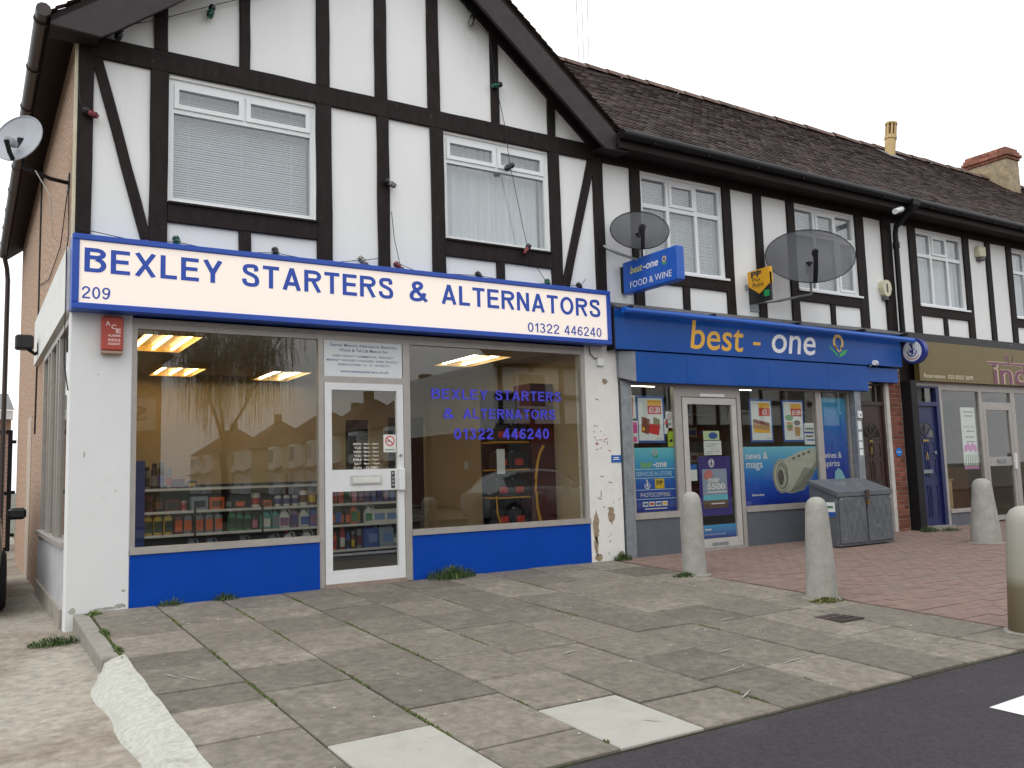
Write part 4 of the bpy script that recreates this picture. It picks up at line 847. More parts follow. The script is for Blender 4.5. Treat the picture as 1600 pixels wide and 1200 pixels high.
def shapes():
    b = MB().loft([rrect(0.085, 0.06, 0), rrect(0.092, 0.066, 0.01), rrect(0.092, 0.066, 0.165), rrect(0.08, 0.058, 0.19), rrect(0.04, 0.04, 0.208, p=2), rrect(0.036, 0.036, 0.216, p=2)])
    SHAPES['bottle'] = [('body', b, 0), ('cap', MB().loft([rrect(0.042, 0.042, 0.216, p=2), rrect(0.042, 0.042, 0.244, p=2)]), 2), ('label', MB().box(-0.038, 0.038, -0.0355, -0.0335, 0.03, 0.15), 1)]
    j = MB().loft([rrect(0.135, 0.09, 0), rrect(0.145, 0.10, 0.012), rrect(0.145, 0.10, 0.15), rrect(0.09, 0.07, 0.20), rrect(0.05, 0.05, 0.225, p=2)])
    SHAPES['jug'] = [('body', j, 0), ('handle', MB().tube([(0.0, 0, 0.225), (0.03, 0, 0.245), (0.065, 0, 0.235), (0.08, 0, 0.19), (0.072, 0, 0.13)], 0.012, 6), 0), ('cap', MB().loft([rrect(0.05, 0.05, 0.225, p=2), rrect(0.05, 0.05, 0.255, p=2)]).xf(Matrix.Translation((-0.02, 0, 0))), 2), ('label', MB().box(-0.055, 0.055, -0.053, -0.0505, 0.03, 0.135), 1)]
    c = MB().lathe([(0.040, 0), (0.043, 0.004), (0.043, 0.135), (0.040, 0.14)], 14)
    SHAPES['tin'] = [('body', c, 0), ('cap', MB().lathe([(0.038, 0.14), (0.038, 0.152)], 14), 2), ('label', MB().lathe([(0.0438, 0.03), (0.0438, 0.10)], 14), 1)]
    SHAPES['spray'] = [('body', MB().lathe([(0.030, 0), (0.032, 0.004), (0.032, 0.20), (0.02, 0.22)], 12), 0), ('cap', MB().lathe([(0.026, 0.22), (0.026, 0.265), (0.02, 0.27)], 12), 2), ('label', MB().lathe([(0.0326, 0.03), (0.0326, 0.14)], 12), 1)]
    SHAPES['box'] = [('body', MB().bbox(-0.085, 0.085, -0.05, 0.05, 0, 0.145, 0.003), 0), ('label', MB().box(-0.06, 0.06, -0.0525, -0.0505, 0.03, 0.10), 1)]
    k = MB().loft([rrect(0.23, 0.15, 0), rrect(0.24, 0.16, 0.015), rrect(0.24, 0.16, 0.24), rrect(0.20, 0.13, 0.265)])
    SHAPES['can'] = [('body', k, 0), ('handle', MB().tube([(-0.07, 0, 0.262), (-0.06, 0, 0.29), (0.03, 0, 0.29), (0.045, 0, 0.262)], 0.013, 6), 0), ('cap', MB().lathe([(0.026, 0.265), (0.026, 0.30)], 10, (0.08, 0, 0)), 2), ('label', MB().box(-0.06, 0.07, -0.0825, -0.0805, 0.07, 0.19), 1)]
    for k_, v in SHAPES.items(): SHAPES[k_] = [(n, mb.mesh(n), i) for n, mb, i in v]
shapes()
KN = {'bottle': ('plastic_bottle', 'bottle'), 'jug': ('oil_jug', 'jug'), 'tin': ('tin_can', 'tin'), 'spray': ('spray_can', 'spray can'), 'box': ('parts_box', 'box'), 'can': ('jerrycan', 'jerrycan')}
PAL = {'yellow': (205, 170, 40), 'orange': (205, 95, 45), 'green': (45, 125, 80), 'dark green': (35, 62, 45), 'teal': (70, 150, 145), 'white': (205, 205, 200), 'mauve': (130, 85, 125), 'blue': (60, 90, 165), 'dark': (32, 28, 30),
       'purple': (70, 62, 130), 'red': (165, 45, 45), 'grey': (125, 130, 140), 'brown': (110, 68, 42), 'maroon': (90, 30, 40), 'pale blue': (105, 140, 195), 'clear grey': (135, 150, 170), 'pink': (190, 110, 130), 'lime': (120, 140, 50)}
PM = {k: mat('plastic_' + k.replace(' ', '_'), srgb(*v), rough=0.35, var=0.06) for k, v in PAL.items()}
def item(kind, c, lc, cc, x, y, z, where, scale=1.0, state=''):
    nm, cat = KN[kind]
    lab = f'{c} {cat} with {lc} label{state} {where}'
    t_ = thing(nm, lab, cat, (x, y, z), 'stock ' + where)
    for n, me, i in SHAPES[kind]:
        o = bpy.data.objects.new(n, me)
        if not me.materials: me.materials.append(PM['white'])
        col.objects.link(o); o.parent = t_; o.material_slots[0].link = 'OBJECT'; o.material_slots[0].material = PM[(c, lc, cc)[i]]
    t_.scale = (scale, scale, scale); t_.rotation_euler.z = random.uniform(-0.12, 0.12)
def row(z, where, data, y=SHY + 0.10):
    for kind, c, lc, cc, x, s_ in data: item(kind, c, lc, cc, x, y + random.uniform(-0.015, 0.02), z, where, s_)
w1 = 'on the middle shelf of the corner shop'
d = [('bottle', 'yellow', 'dark green', 'yellow', 1.105 + i * 0.115, 1.12) for i in range(3)] + [('bottle', 'grey' if i else 'maroon', 'orange', 'grey', 1.455 + i * 0.115 + (0.02 if i > 1 else 0), 1.1) for i in range(5)]
d += [('bottle', 'green', 'dark green', 'green', 2.10 + i * 0.10, 1.08 - 0.06 * i) for i in range(3)] + [('bottle', 'dark', 'pink', 'dark', 2.39, 0.85), ('jug', 'teal', 'white', 'teal', 2.525, 1.0), ('bottle', 'teal', 'grey', 'teal', 2.65, 1.05), ('jug', 'white', 'mauve', 'white', 2.77, 1.0), ('bottle', 'mauve', 'purple', 'pink', 2.90, 1.1), ('jug', 'white', 'blue', 'white', 3.03, 1.0), ('bottle', 'blue', 'mauve', 'grey', 3.16, 1.1), ('bottle', 'dark', 'brown', 'dark', 3.255, 1.0), ('bottle', 'dark green', 'lime', 'dark', 3.36, 1.0)]
d += [('bottle', 'dark', 'orange', 'red', 3.45 + i * 0.095, 0.92 - 0.04 * i) for i in range(3)] + [('bottle', 'dark green', 'blue', 'dark', 3.50, 1.12), ('bottle', 'orange', 'green', 'yellow', 3.73, 1.1), ('bottle', 'grey', 'yellow', 'blue', 3.83, 0.95), ('jug', 'white', 'green', 'white', 3.95, 0.98)] + [('box', 'white', 'pale blue', 'white', 4.09 + i * 0.09, 1.25) for i in range(3)]
for i, q in enumerate(d): item(*q[:4], q[4], SHY + (0.10 if i != 25 else 0.22), 0.485, w1, q[5])
w2 = 'on the upper shelf of the corner shop'
d = [('tin', 'maroon', 'dark', 'maroon', 1.12, 1.3), ('tin', 'dark', 'brown', 'dark', 1.23, 1.2), ('box', 'maroon', 'dark', 'dark', 1.38, 1.0), ('tin', 'pink', 'red', 'white', 1.52, 0.8), ('box', 'clear grey', 'dark', 'grey', 1.70, 1.15), ('box', 'orange', 'brown', 'orange', 1.91, 1.05), ('tin', 'dark', 'grey', 'dark', 2.06, 0.9), ('box', 'dark', 'orange', 'dark', 2.20, 0.85), ('tin', 'white', 'red', 'grey', 2.405, 1.25), ('box', 'orange', 'brown', 'orange', 2.545, 0.62)]
d += [('tin', 'white', 'purple', 'purple', 2.69 + i * 0.115, 1.0) for i in range(3)] + [('tin', 'white', 'brown', 'red', 3.03, 1.35), ('tin', 'brown', 'yellow', 'dark', 3.145, 1.3), ('tin', 'dark green', 'dark', 'dark', 3.25, 1.1), ('tin', 'dark green', 'lime', 'dark', 3.35, 1.2)]
d += [('bottle', c, l, 'dark', 3.46 + i * 0.094, 0.82) for i, (c, l) in enumerate((('maroon', 'red'), ('orange', 'red'), ('green', 'dark'), ('red', 'pink'), ('maroon', 'mauve'), ('mauve', 'purple'), ('purple', 'blue'), ('blue', 'purple'), ('purple', 'mauve'), ('purple', 'blue')))]
for q in d: item(*q[:4], q[4], SHY + 0.10, 0.765, w2, q[5])
w3 = 'on the bottom shelf of the corner shop'
d = [('jug', 'clear grey', 'grey', 'grey', 1.62, 1.05), ('jug', 'clear grey', 'grey', 'grey', 1.84, 1.05), ('jug', 'grey', 'dark', 'grey', 2.25, 1.05), ('jug', 'grey', 'dark', 'dark', 2.62, 1.1), ('jug', 'white', 'grey', 'red', 2.83, 1.1), ('jug', 'white', 'grey', 'white', 3.08, 1.15),
     ('spray', 'orange', 'red', 'red', 3.47, 0.85), ('spray', 'red', 'white', 'red', 3.58, 1.1), ('spray', 'blue', 'dark', 'blue', 3.66, 0.8), ('spray', 'brown', 'yellow', 'grey', 3.73, 0.85), ('spray', 'grey', 'maroon', 'dark', 3.82, 1.2), ('can', 'blue', 'pale blue', 'pale blue', 3.98, 0.98), ('can', 'clear grey', 'pale blue', 'clear grey', 4.20, 0.98), ('can', 'clear grey', 'white', 'clear grey', 4.345, 0.55)]
for q in d: item(*q[:4], q[4], SHY + 0.12, 0.155, w3, q[5])
w4 = 'on top of the corner shop shelving'
for q in [('spray', 'grey', 'dark', 'dark', 1.10, 1.0), ('spray', 'dark', 'grey', 'dark', 1.18, 1.15), ('spray', 'dark', 'purple', 'grey', 1.26, 1.2), ('spray', 'grey', 'red', 'grey', 1.35, 0.95), ('box', 'maroon', 'dark', 'dark', 1.46, 0.8), ('box', 'dark', 'yellow', 'dark', 1.62, 0.62)]: item(*q[:4], q[4], SHY + 0.12, 1.04, w4, q[5])
# battery rack and display board
RK = thing('battery_rack', 'yellow framed rack of black battery boxes behind the right-hand corner shop pane', 'rack', (5.4, 1.2, 0))
YEL = mat('rack_yellow', (0.55, 0.27, 0.02), rough=0.4)
for z in (0.42, 0.80, 1.16, 1.52): part('shelf', MB().bbox(5.03, 5.56, 1.06, 1.40, z - 0.022, z, 0.004), YEL, RK)
part('upright', MB().tube([(5.045, 1.42, 0), (5.045, 1.42, 2.2)], 0.018, 8), BLACKM, RK); part('upright', MB().tube([(5.58, 1.42, 0), (5.58, 1.42, 2.2)], 0.018, 8), BLACKM, RK)
part('bowed_rail', MB().tube([(5.80, 1.08, 1.46), (5.745, 1.08, 1.38), (5.69, 1.08, 1.22), (5.66, 1.08, 1.02), (5.655, 1.08, 0.85), (5.68, 1.08, 0.62), (5.73, 1.08, 0.40), (5.76, 1.08, 0.3)], 0.02, 10), mat('rail_yellow', (0.75, 0.36, 0.02), rough=0.3), RK, smooth=True)
part('bowed_strut', MB().tube([(5.04, 1.08, 0.82), (5.05, 1.08, 0.6), (5.10, 1.08, 0.44)], 0.012, 8), YEL, RK)
BATL = vinyl('battery_red', (190, 60, 50))
for z, n_, where in ((0.0, 2, 'on the floor under the battery rack'), (0.42, 2, 'on the lowest yellow rack shelf'), (0.80, 2, 'on the second yellow rack shelf'), (1.16, 2, 'on the third yellow rack shelf'), (1.52, 2, 'on the top yellow rack shelf')):
    for k in range(n_):
        x = 5.07 + k * 0.25
        bt = thing('battery_box', 'black car battery box with red label ' + where, 'battery', (x, 1.1, z), 'batteries on the yellow rack')
        part('case', MB().bbox(x, x + 0.235, 1.09, 1.30, z, z + 0.22, 0.008), BLACKP, bt); part('label', MB().box(x + 0.03, x + 0.15, 1.086, 1.0895, z + 0.05, z + 0.13), BATL, bt)
        part('terminal', MB().lathe([(0.012, 0), (0.012, 0.02)], 8, (x + 0.05, 1.2, z + 0.22)), STEEL, bt)
DB = thing('display_board', 'black and maroon display board behind the battery rack', 'board', (5.5, 1.5, 0))
part('black_panel', MB().box(5.10, 5.62, 1.48, 1.52, 0.0, 2.22), BLACKP, DB); part('maroon_panel', MB().box(5.625, 5.995, 1.10, 1.52, 0.0, 2.30), mat('maroon_board', (0.10, 0.012, 0.012), rough=0.5, var=0.2), DB)
part('notice', MB().box(5.04, 5.16, 1.040, 1.045, 1.10, 1.42), UPVC, DB)
# blue store furniture seen past the posters
for i, (x, lb) in enumerate(((6.6, 'beyond the services poster'), (8.6, 'beyond the newspaper advert'))):
    G = thing('shelving_unit', 'tall wooden grocery shelving ' + lb, 'shelves', (x + 0.5, 2.0, 0))
    part('back_panel', MB().box(x, x + 1.3, 2.40, 2.43, 0, 2.0), mat('shelf_wood', (0.20, 0.10, 0.05), rough=0.6, var=0.2), G)
    for z in (0.3, 0.75, 1.2, 1.62, 2.0): part('shelf', MB().box(x, x + 1.3, 2.05, 2.398, z - 0.025, z), MC['shelf_wood'], G)
    k = 0
    for z in (1.2, 1.62):
        for j in range(6):
            c = random.choice(['red', 'orange', 'yellow', 'blue', 'white', 'green', 'brown'])
            item('box', c, random.choice([q for q in ('white', 'yellow', 'red', 'blue') if q != c]), 'white', x + 0.12 + j * 0.21, 2.2, z, 'on the grocery shelving ' + lb, 1.1)

# ================================================================== POSTERS (flat prints behind the glass of the blue shop)
PW = vinyl('poster_white', (225, 230, 230)); PB = vinyl('poster_blue', (35, 85, 165)); PR = vinyl('poster_red', (205, 50, 45)); PY = vinyl('poster_yellow', (240, 180, 45)); PBR = vinyl('packet_brown', (125, 65, 45))
VB = vinyl('dark', (55, 55, 60)); PG = vinyl('packet_olive', (120, 115, 70)); PGR = vinyl('tub_green', (110, 165, 120)); PTAN = vinyl('tub_tan', (190, 150, 100)); PBK = vinyl('rim_brown', (95, 75, 60))
YP = 0.05
def price_poster(x0, x1, z0, z1, price, label, art):
    P = thing('price_poster', label, 'poster', ((x0 + x1) / 2, YP, z0)); W_, H = x1 - x0, z1 - z0
    part('sheet', MB().box(x0 - 0.03, x1 + 0.03, YP + 0.001, YP + 0.005, z0 - 0.03, z1 + 0.03), PB, P); part('print', MB().box(x0, x1, YP - 0.001, YP + 0.0005, z0, z1), PW, P)
    a, b, c, d_ = x0 + W_ * 0.38, x1 - W_ * 0.06, z1 - H * 0.38, z1 - H * 0.05
    part('price_flash', MB().box(a, b, YP - 0.003, YP - 0.0015, c, c + (d_ - c) * 0.62), PR, P); part('price_flash', MB().box(a, b, YP - 0.003, YP - 0.0015, c + (d_ - c) * 0.62 + .0005, d_), PY, P)
    lettering(P, price, a + W_ * (0.06 if len(price) > 3 else 0.16), b - W_ * (0.05 if len(price) > 3 else 0.18), c + (d_ - c) * 0.10, c + (d_ - c) * 0.52, YP - 0.004, PW, bold=0.03)
    for mm, pts in art: part('picture', MB().poly([(x0 + W_ * u, z0 + H * v) for u, v in pts], YP - 0.003 - 0.0006 * random.random()), mm, P)
    lettering(P, 'best-one', x0 + W_ * 0.72, x1 - W_ * 0.05, z0 + H * 0.03, z0 + H * 0.06, YP - 0.003, VB)
    return P
def ell(cx, cy, rx, ry, n=16): return [(cx + rx * math.cos(2 * PI * i / n), cy + ry * math.sin(2 * PI * i / n)) for i in range(n)]
price_poster(6.60, 7.02, 1.475, 2.03, '£1.20', 'blue bordered poster with red price flash and two brown packets', [(PBR, [(0.10, 0.20), (0.38, 0.14), (0.46, 0.50), (0.12, 0.56)]), (PG, [(0.58, 0.34), (0.86, 0.28), (0.86, 0.50), (0.60, 0.56)]), (PR, [(0.38, 0.18), (0.80, 0.12), (0.86, 0.36), (0.44, 0.40)]), (PY, [(0.12, 0.24), (0.22, 0.22), (0.24, 0.30), (0.14, 0.32)])])
price_poster(8.69, 9.10, 1.47, 2.03, '£1', 'blue bordered poster with red price flash and sandwich picture', [(PBR, [(0.06, 0.44), (0.88, 0.36), (0.90, 0.44), (0.08, 0.54)]), (PTAN, [(0.06, 0.30), (0.90, 0.24), (0.90, 0.355), (0.06, 0.43)]), (PY, [(0.10, 0.20), (0.88, 0.18), (0.88, 0.235), (0.10, 0.29)])])
price_poster(9.37, 9.78, 1.47, 2.03, '£1.50', 'blue bordered poster with red price flash and noodle tubs', [(PGR, ell(0.28, 0.58, 0.22, 0.08)), (PTAN, [(0.16, 0.24), (0.42, 0.24), (0.46, 0.47), (0.12, 0.47)]), (PBK, ell(0.68, 0.45, 0.18, 0.07)), (PTAN, [(0.56, 0.10), (0.80, 0.10), (0.84, 0.34), (0.52, 0.34)]), (PGR, [(0.20, 0.30), (0.38, 0.30), (0.38, 0.40), (0.20, 0.40)]), (PGR, [(0.60, 0.16), (0.76, 0.16), (0.76, 0.28), (0.60, 0.28)])])
BLUEGR = gradient('services_gradient', 0.56, 1.38, [(0, (20, 40, 140)), (0.45, (35, 95, 190)), (0.75, (60, 165, 215)), (1, (110, 205, 220))])
SV = thing('services_poster', 'blue gradient poster listing services in store, lowest in its window', 'poster', (6.83, YP, 0.55))
part('print', MB().box(6.465, 7.19, YP, YP + 0.004, 0.555, 1.38), BLUEGR, SV)
lettering(SV, 'best', 6.60, 6.80, 1.125, 1.215, YP - 0.002, vinyl('lime', (140, 200, 60)), bold=0.02, shear=0.1); lettering(SV, '-one', 6.81, 7.05, 1.125, 1.19, YP - 0.002, PALE, bold=0.02, shear=0.1)
bloom(SV, 6.85, 1.27, 0.32, YP - 0.002)
lettering(SV, 'SERVICES IN STORE', 6.52, 7.13, 1.015, 1.07, YP - 0.002, vinyl('pale_cyan', (190, 225, 240))); lettering(SV, 'PHOTOCOPYING', 6.58, 7.08, 0.745, 0.80, YP - 0.002, VW)
for z in (1.10, 0.985, 0.835, 0.715): part('rule', MB().box(6.475, 7.18, YP - 0.002, YP - 0.001, z, z + 0.008), vinyl('pale_cyan', (190, 225, 240)), SV)
def fingers(P, cx, cz, s, y, m_):
    mb = MB().ring(cx, cz - 0.1 * s, 0.36 * s, 0.46 * s, y, 20, R(170), R(370))
    mb.poly([(cx - 0.05 * s, cz - 0.35 * s), (cx + 0.16 * s, cz - 0.35 * s), (cx + 0.10 * s, cz + 0.35 * s), (cx - 0.10 * s, cz + 0.62 * s), (cx - 0.22 * s, cz + 0.55 * s), (cx - 0.04 * s, cz + 0.20 * s)], y)
    mb.poly([(cx - 0.10 * s, cz - 0.30 * s), (cx - 0.30 * s, cz + 0.05 * s), (cx - 0.22 * s, cz + 0.10 * s), (cx - 0.03 * s, cz - 0.1 * s)], y - 0.0004)
    mb.disc(cx + 0.24 * s, cz + 0.06 * s, 0.07 * s, 0.07 * s, y - 0.0003, 10); part('emblem', mb, m_, P)
fingers(SV, 6.70, 0.91, 0.11, YP - 0.002, PALE)
part('emblem', MB().box(6.83, 6.99, YP - 0.002, YP - 0.001, 0.85, 0.975), vinyl('pp_yellow', (225, 190, 40)), SV); lettering(SV, 'PP', 6.855, 6.965, 0.885, 0.955, YP - 0.003, VB, bold=0.02)
for i, c in enumerate((PW, PY, PW, PR)): part('emblem', MB().box(6.61 + i * 0.11, 6.70 + i * 0.11, YP - 0.002, YP - 0.001, 0.625, 0.685), PW, SV); part('emblem', MB().box(6.62 + i * 0.11, 6.69 + i * 0.11, YP - 0.0035, YP - 0.0025, 0.64, 0.67), (PB, PR, PB, PY)[i], SV)
part('printed_line', MB().box(6.64, 7.02, YP - 0.002 - 0.0006, YP - 0.002, 0.588, 0.60), PALE, SV)
def notice(x0, x1, z0, z1, m_, label, cat='notice', lines=(), y=YP, bits=()):
    N_ = thing('notice', label, cat, ((x0 + x1) / 2, y, z0)); part('sheet', MB().box(x0, x1, y, y + 0.003, z0, z1), m_, N_)
    for a, b, c, d_, mm in lines: part('printed_line', MB().box(x0 + (x1 - x0) * a, x0 + (x1 - x0) * b, y - 0.0015, y - 0.0008, z0 + (z1 - z0) * c, z0 + (z1 - z0) * d_), mm, N_)
    for mb, mm in bits: part('emblem', mb, mm, N_)
    return N_
GREYL = vinyl('grey_line', (150, 150, 155)); PINK = vinyl('pink', (215, 95, 160))
notice(6.465, 6.56, 1.76, 2.06, PW, 'narrow white notice with orange writing up its edge beside the packet poster', lines=[(0.2, 0.55, 0.06, 0.9, vinyl('or', (200, 90, 60)))])
notice(6.465, 6.585, 1.44, 1.73, PW, 'white and pink leaflet beside the packet poster', lines=[(0.0, 0.9, 0.45, 0.95, PINK), (0.0, 0.8, 0.05, 0.3, PINK)])
notice(7.07, 7.185, 1.64, 1.86, PW, 'white no smoking notice beside the shop entrance', bits=[(MB().ring(7.13, 1.785, 0.032, 0.04, YP - 0.002).poly([(7.10, 1.80), (7.105, 1.81), (7.16, 1.77), (7.155, 1.76)], YP - 0.0024), vinyl('pale_red', (205, 120, 120)))], lines=[(0.25, 0.75, 0.15, 0.3, GREYL)])
notice(7.035, 7.105, 1.56, 1.755, PW, 'small white sticker with round red sign under the no smoking notice', bits=[(MB().disc(7.07, 1.71, 0.025, 0.03, YP - 0.002, 16), RED)])
notice(7.09, 7.188, 1.39, 1.595, vinyl('limegreen', (165, 195, 50)), 'lime green sticker with dark emblem beside the shop entrance', bits=[(MB().disc(7.14, 1.47, 0.03, 0.02, YP - 0.002, 14), VB)])
# on the door
yd = 0.034
notice(7.72, 8.02, 1.475, 1.60, vinyl('pale_green', (195, 215, 170)), 'pale green sticker with blue oval on the glass entrance door', y=yd, bits=[(MB().disc(7.90, 1.535, 0.085, 0.045, yd - 0.002, 20), PB)])
notice(7.72, 8.05, 1.27, 1.465, PW, 'white typed notice on the glass entrance door', y=yd, lines=[(0.2, 0.8, 0.75, 0.79, GREYL), (0.15, 0.6, 0.60, 0.64, GREYL), (0.4, 0.6, 0.45, 0.48, GREYL), (0.2, 0.9, 0.25, 0.28, GREYL), (0.1, 0.5, 0.12, 0.15, GREYL)])
notice(7.45, 7.57, 0.93, 1.15, PW, 'blue and white card by the handle of the glass entrance door', y=yd, lines=[(0, 1, 0.68, 1, vinyl('cardblue', (25, 95, 180)))])
LT = thing('lottery_poster', 'purple poster about shared prizes on the glass entrance door', 'poster', (7.86, yd, 0.48))
part('sheet', MB().box(7.60, 8.20, yd, yd + 0.003, 0.45, 1.25), vinyl('lot_purple', (52, 40, 125)), LT)
part('print', MB().box(7.66, 8.12, yd - 0.002, yd - 0.001, 0.55, 1.08), vinyl('lot_grey', (150, 165, 190)), LT); part('print', MB().box(7.661, 8.119, yd - 0.0035, yd - 0.0025, 0.55, 0.66), PBK, LT); part('print', MB().box(7.661, 8.119, yd - 0.0035, yd - 0.0025, 0.661, 0.73), vinyl('lot_cyan', (110, 195, 215)), LT)
lettering(LT, 'over', 7.76, 7.98, 0.895, 0.955, yd - 0.005, VW, bold=0.03); lettering(LT, '5500', 7.74, 8.08, 0.80, 0.885, yd - 0.005, VW, bold=0.04); part('printed_line', MB().box(7.74, 8.10, yd - 0.005 - 0.0006, yd - 0.005, 0.76, 0.778), VW, LT); part('printed_line', MB().box(7.80, 8.05, yd - 0.005 - 0.0006, yd - 0.005, 0.605, 0.62), PALE, LT)
part('emblem', MB().disc(7.84, 1.16, 0.055, 0.06, yd - 0.002), PW, LT); fingers(LT, 7.84, 1.165, 0.09, yd - 0.004, vinyl('lot_purple', (52, 40, 125)))
part('emblem', MB().poly([(7.68, 0.96), (7.76, 0.94), (7.86, 0.99), (7.84, 1.06), (7.76, 1.07), (7.69, 1.02)], yd - 0.004), MC['print_pale_red'], LT)
DS = thing('door_strip_poster', 'bright blue strip poster along the foot of the glass entrance door', 'poster', (7.9, yd, 0.15))
part('print', MB().box(7.45, 8.25, yd, yd + 0.003, 0.155, 0.33), gradient('strip_gradient', 0.155, 0.33, [(0, (30, 60, 160)), (1, (75, 165, 225))]), DS); part('printed_line', MB().box(7.66, 7.78, yd - 0.002 - 0.0006, yd - 0.002, 0.26, 0.278), PALE, DS); lettering(DS, 'your local community', 7.64, 8.05, 0.19, 0.215, yd - 0.002, PALE)
# newspaper advert
NP = thing('newspaper_advert', 'blue window advert with a large rolled newspaper picture', 'poster', (9.2, YP, 0.55))
part('print', MB().box(8.435, 10.035, YP, YP + 0.004, 0.555, 1.375), gradient('news_gradient', 0.555, 1.375, [(0, (15, 40, 150)), (0.35, (25, 85, 195)), (0.7, (60, 150, 215)), (1, (120, 200, 225))]), NP)
lettering(NP, 'news &', 8.53, 8.98, 1.20, 1.30, YP - 0.002, PALE, bold=0.01); lettering(NP, 'mags', 8.53, 8.86, 1.04, 1.15, YP - 0.002, PALE, bold=0.01); lettering(NP, 'best-one', 8.62, 8.86, 0.68, 0.715, YP - 0.002, PALE, bold=0.02)
fl = lambda *pts: [(8.435 + 1.6 * u, 0.555 + 0.82 * v) for u, v in pts]
NW = vinyl('newsprint', (190, 190, 175)); NW2 = vinyl('newsprint_mid', (150, 150, 138)); NW3 = vinyl('newsprint_dark', (88, 86, 82)); NW4 = vinyl('newsprint_pale', (212, 210, 196))
part('picture', MB().poly(fl((0.40, 0.42), (0.44, 0.66), (0.52, 0.76), (0.80, 0.92), (0.995, 0.98), (0.995, 0.62), (0.90, 0.40), (0.80, 0.22), (0.62, 0.17), (0.47, 0.22)), YP - 0.002), NW, NP)
part('picture', MB().poly(fl((0.58, 0.20), (0.66, 0.17), (0.80, 0.23), (0.90, 0.40), (0.995, 0.62), (0.995, 0.74), (0.84, 0.48), (0.72, 0.30)), YP - 0.0028), NW2, NP)
for k in range(6): u = 0.62 + k * 0.035; part('picture', MB().poly(fl((u, 0.19 + 0.015 * k), (u + 0.012, 0.19 + 0.015 * k), (u + 0.22 - 0.01 * k, 0.62 - 0.01 * k), (u + 0.205 - 0.01 * k, 0.62 - 0.01 * k)), YP - 0.0034), NW3, NP)
part('picture', MB().poly(fl(*[(0.505 + 0.115 * math.cos(2 * PI * i / 24), 0.48 + 0.30 * math.sin(2 * PI * i / 24)) for i in range(24)]), YP - 0.0036), NW4, NP)
part('picture', MB().poly(fl(*[(0.515 + 0.085 * math.cos(2 * PI * i / 24), 0.48 + 0.24 * math.sin(2 * PI * i / 24)) for i in range(24)]), YP - 0.0042), NW2, NP)
part('picture', MB().poly(fl(*[(0.50 + 0.062 * math.cos(2 * PI * i / 24), 0.47 + 0.19 * math.sin(2 * PI * i / 24)) for i in range(24)]), YP - 0.0048), NW, NP)
part('picture', MB().poly(fl(*[(0.495 + 0.040 * math.cos(2 * PI * i / 24), 0.46 + 0.14 * math.sin(2 * PI * i / 24)) for i in range(24)]), YP - 0.0054), NW3, NP)
for k, (ru, rv, a0, a1) in enumerate(((0.108, 0.285, 60, 330), (0.098, 0.262, 20, 300), (0.074, 0.215, 80, 380), (0.052, 0.165, 0, 280))):
    ab = MB(); band(ab, [fl((0.505 + ru * math.cos(R(a0 + (a1 - a0) * i / 22)), 0.48 + rv * math.sin(R(a0 + (a1 - a0) * i / 22))))[0] for i in range(23)], 0.008, YP - 0.0062 - 0.0004 * k); part('picture', ab, NW3, NP)
for k in range(7):
    ab = MB(); u = 0.60 + 0.05 * k; band(ab, fl((u, 0.74 - 0.07 * k + 0.16 * k * 0.4), (u + 0.10, 0.80 - 0.07 * k + 0.16 * k * 0.4)), 0.006, YP - 0.0032 - 0.0002 * k); part('picture', ab, NW2, NP)
for k in range(4): part('picture', MB().poly(fl((0.66 + 0.07 * k, 0.80 + 0.035 * k), (0.70 + 0.07 * k, 0.82 + 0.035 * k), (0.705 + 0.07 * k, 0.78 + 0.035 * k), (0.665 + 0.07 * k, 0.76 + 0.035 * k)), YP - 0.0030), NW3, NP)
notice(9.80, 10.03, 1.40, 1.72, PW, 'white sheet with blue scribble beside the noodle poster', lines=[(0.1, 0.9, 0.70, 0.76, NW3), (0.0, 0.9, 0.52, 0.60, PB), (0.1, 0.8, 0.35, 0.42, NW3), (0.2, 0.95, 0.18, 0.24, PB)])
WS = thing('wine_advert', 'tall blue gradient advert for wines and spirits beside the grey chest', 'poster', (10.48, YP, 0.55))
part('print', MB().box(10.175, 10.785, YP, YP + 0.004, 0.555, 2.11), gradient('wine_gradient', 0.555, 2.11, [(0, (20, 35, 140)), (0.4, (25, 70, 180)), (0.7, (45, 115, 205)), (1, (60, 165, 210))]), WS)
lettering(WS, 'wines &', 10.20, 10.62, 1.19, 1.28, YP - 0.002, PALE, bold=0.01); lettering(WS, 'spirits', 10.20, 10.56, 1.035, 1.15, YP - 0.002, PALE, bold=0.01)
part('picture', MB().poly([(10.42, 0.83), (10.72, 0.80), (10.60, 1.00), (10.52, 1.04), (10.44, 0.98)], YP - 0.002), vinyl('bottle_pale', (150, 205, 225)), WS)
# restaurant window
TP = thing('tulip_poster', 'long white menu poster with pink tulips in the restaurant window', 'poster', (14.1, 0.06, 0.95))
part('print', MB().box(13.92, 14.36, 0.06, 0.064, 1.0, 2.02), PW, TP); part('print', MB().box(13.92, 14.36, 0.0575, 0.0595, 0.94, 0.995), vinyl('pinkband', (200, 130, 180)), TP)
for k in range(5): part('picture', MB().poly([(x, z) for x, z in ell(13.99 + k * 0.075, 1.30 + 0.03 * (k % 2), 0.045, 0.07, 12)], 0.0575 - 0.0004 * k), vinyl('tulip', (205, 110, 190)), TP)
for k in range(6): part('picture', MB().poly([(13.95 + k * 0.07, 1.0), (13.98 + k * 0.07, 1.0), (14.0 + k * 0.065, 1.21), (13.97 + k * 0.065, 1.18)], 0.0570 - 0.0003 * k), vinyl('stem', (120, 160, 130)), TP)
lettering(TP, 'EVENING MEAL', 13.98, 14.31, 1.66, 1.70, 0.0578, vinyl('menu', (140, 150, 160)))
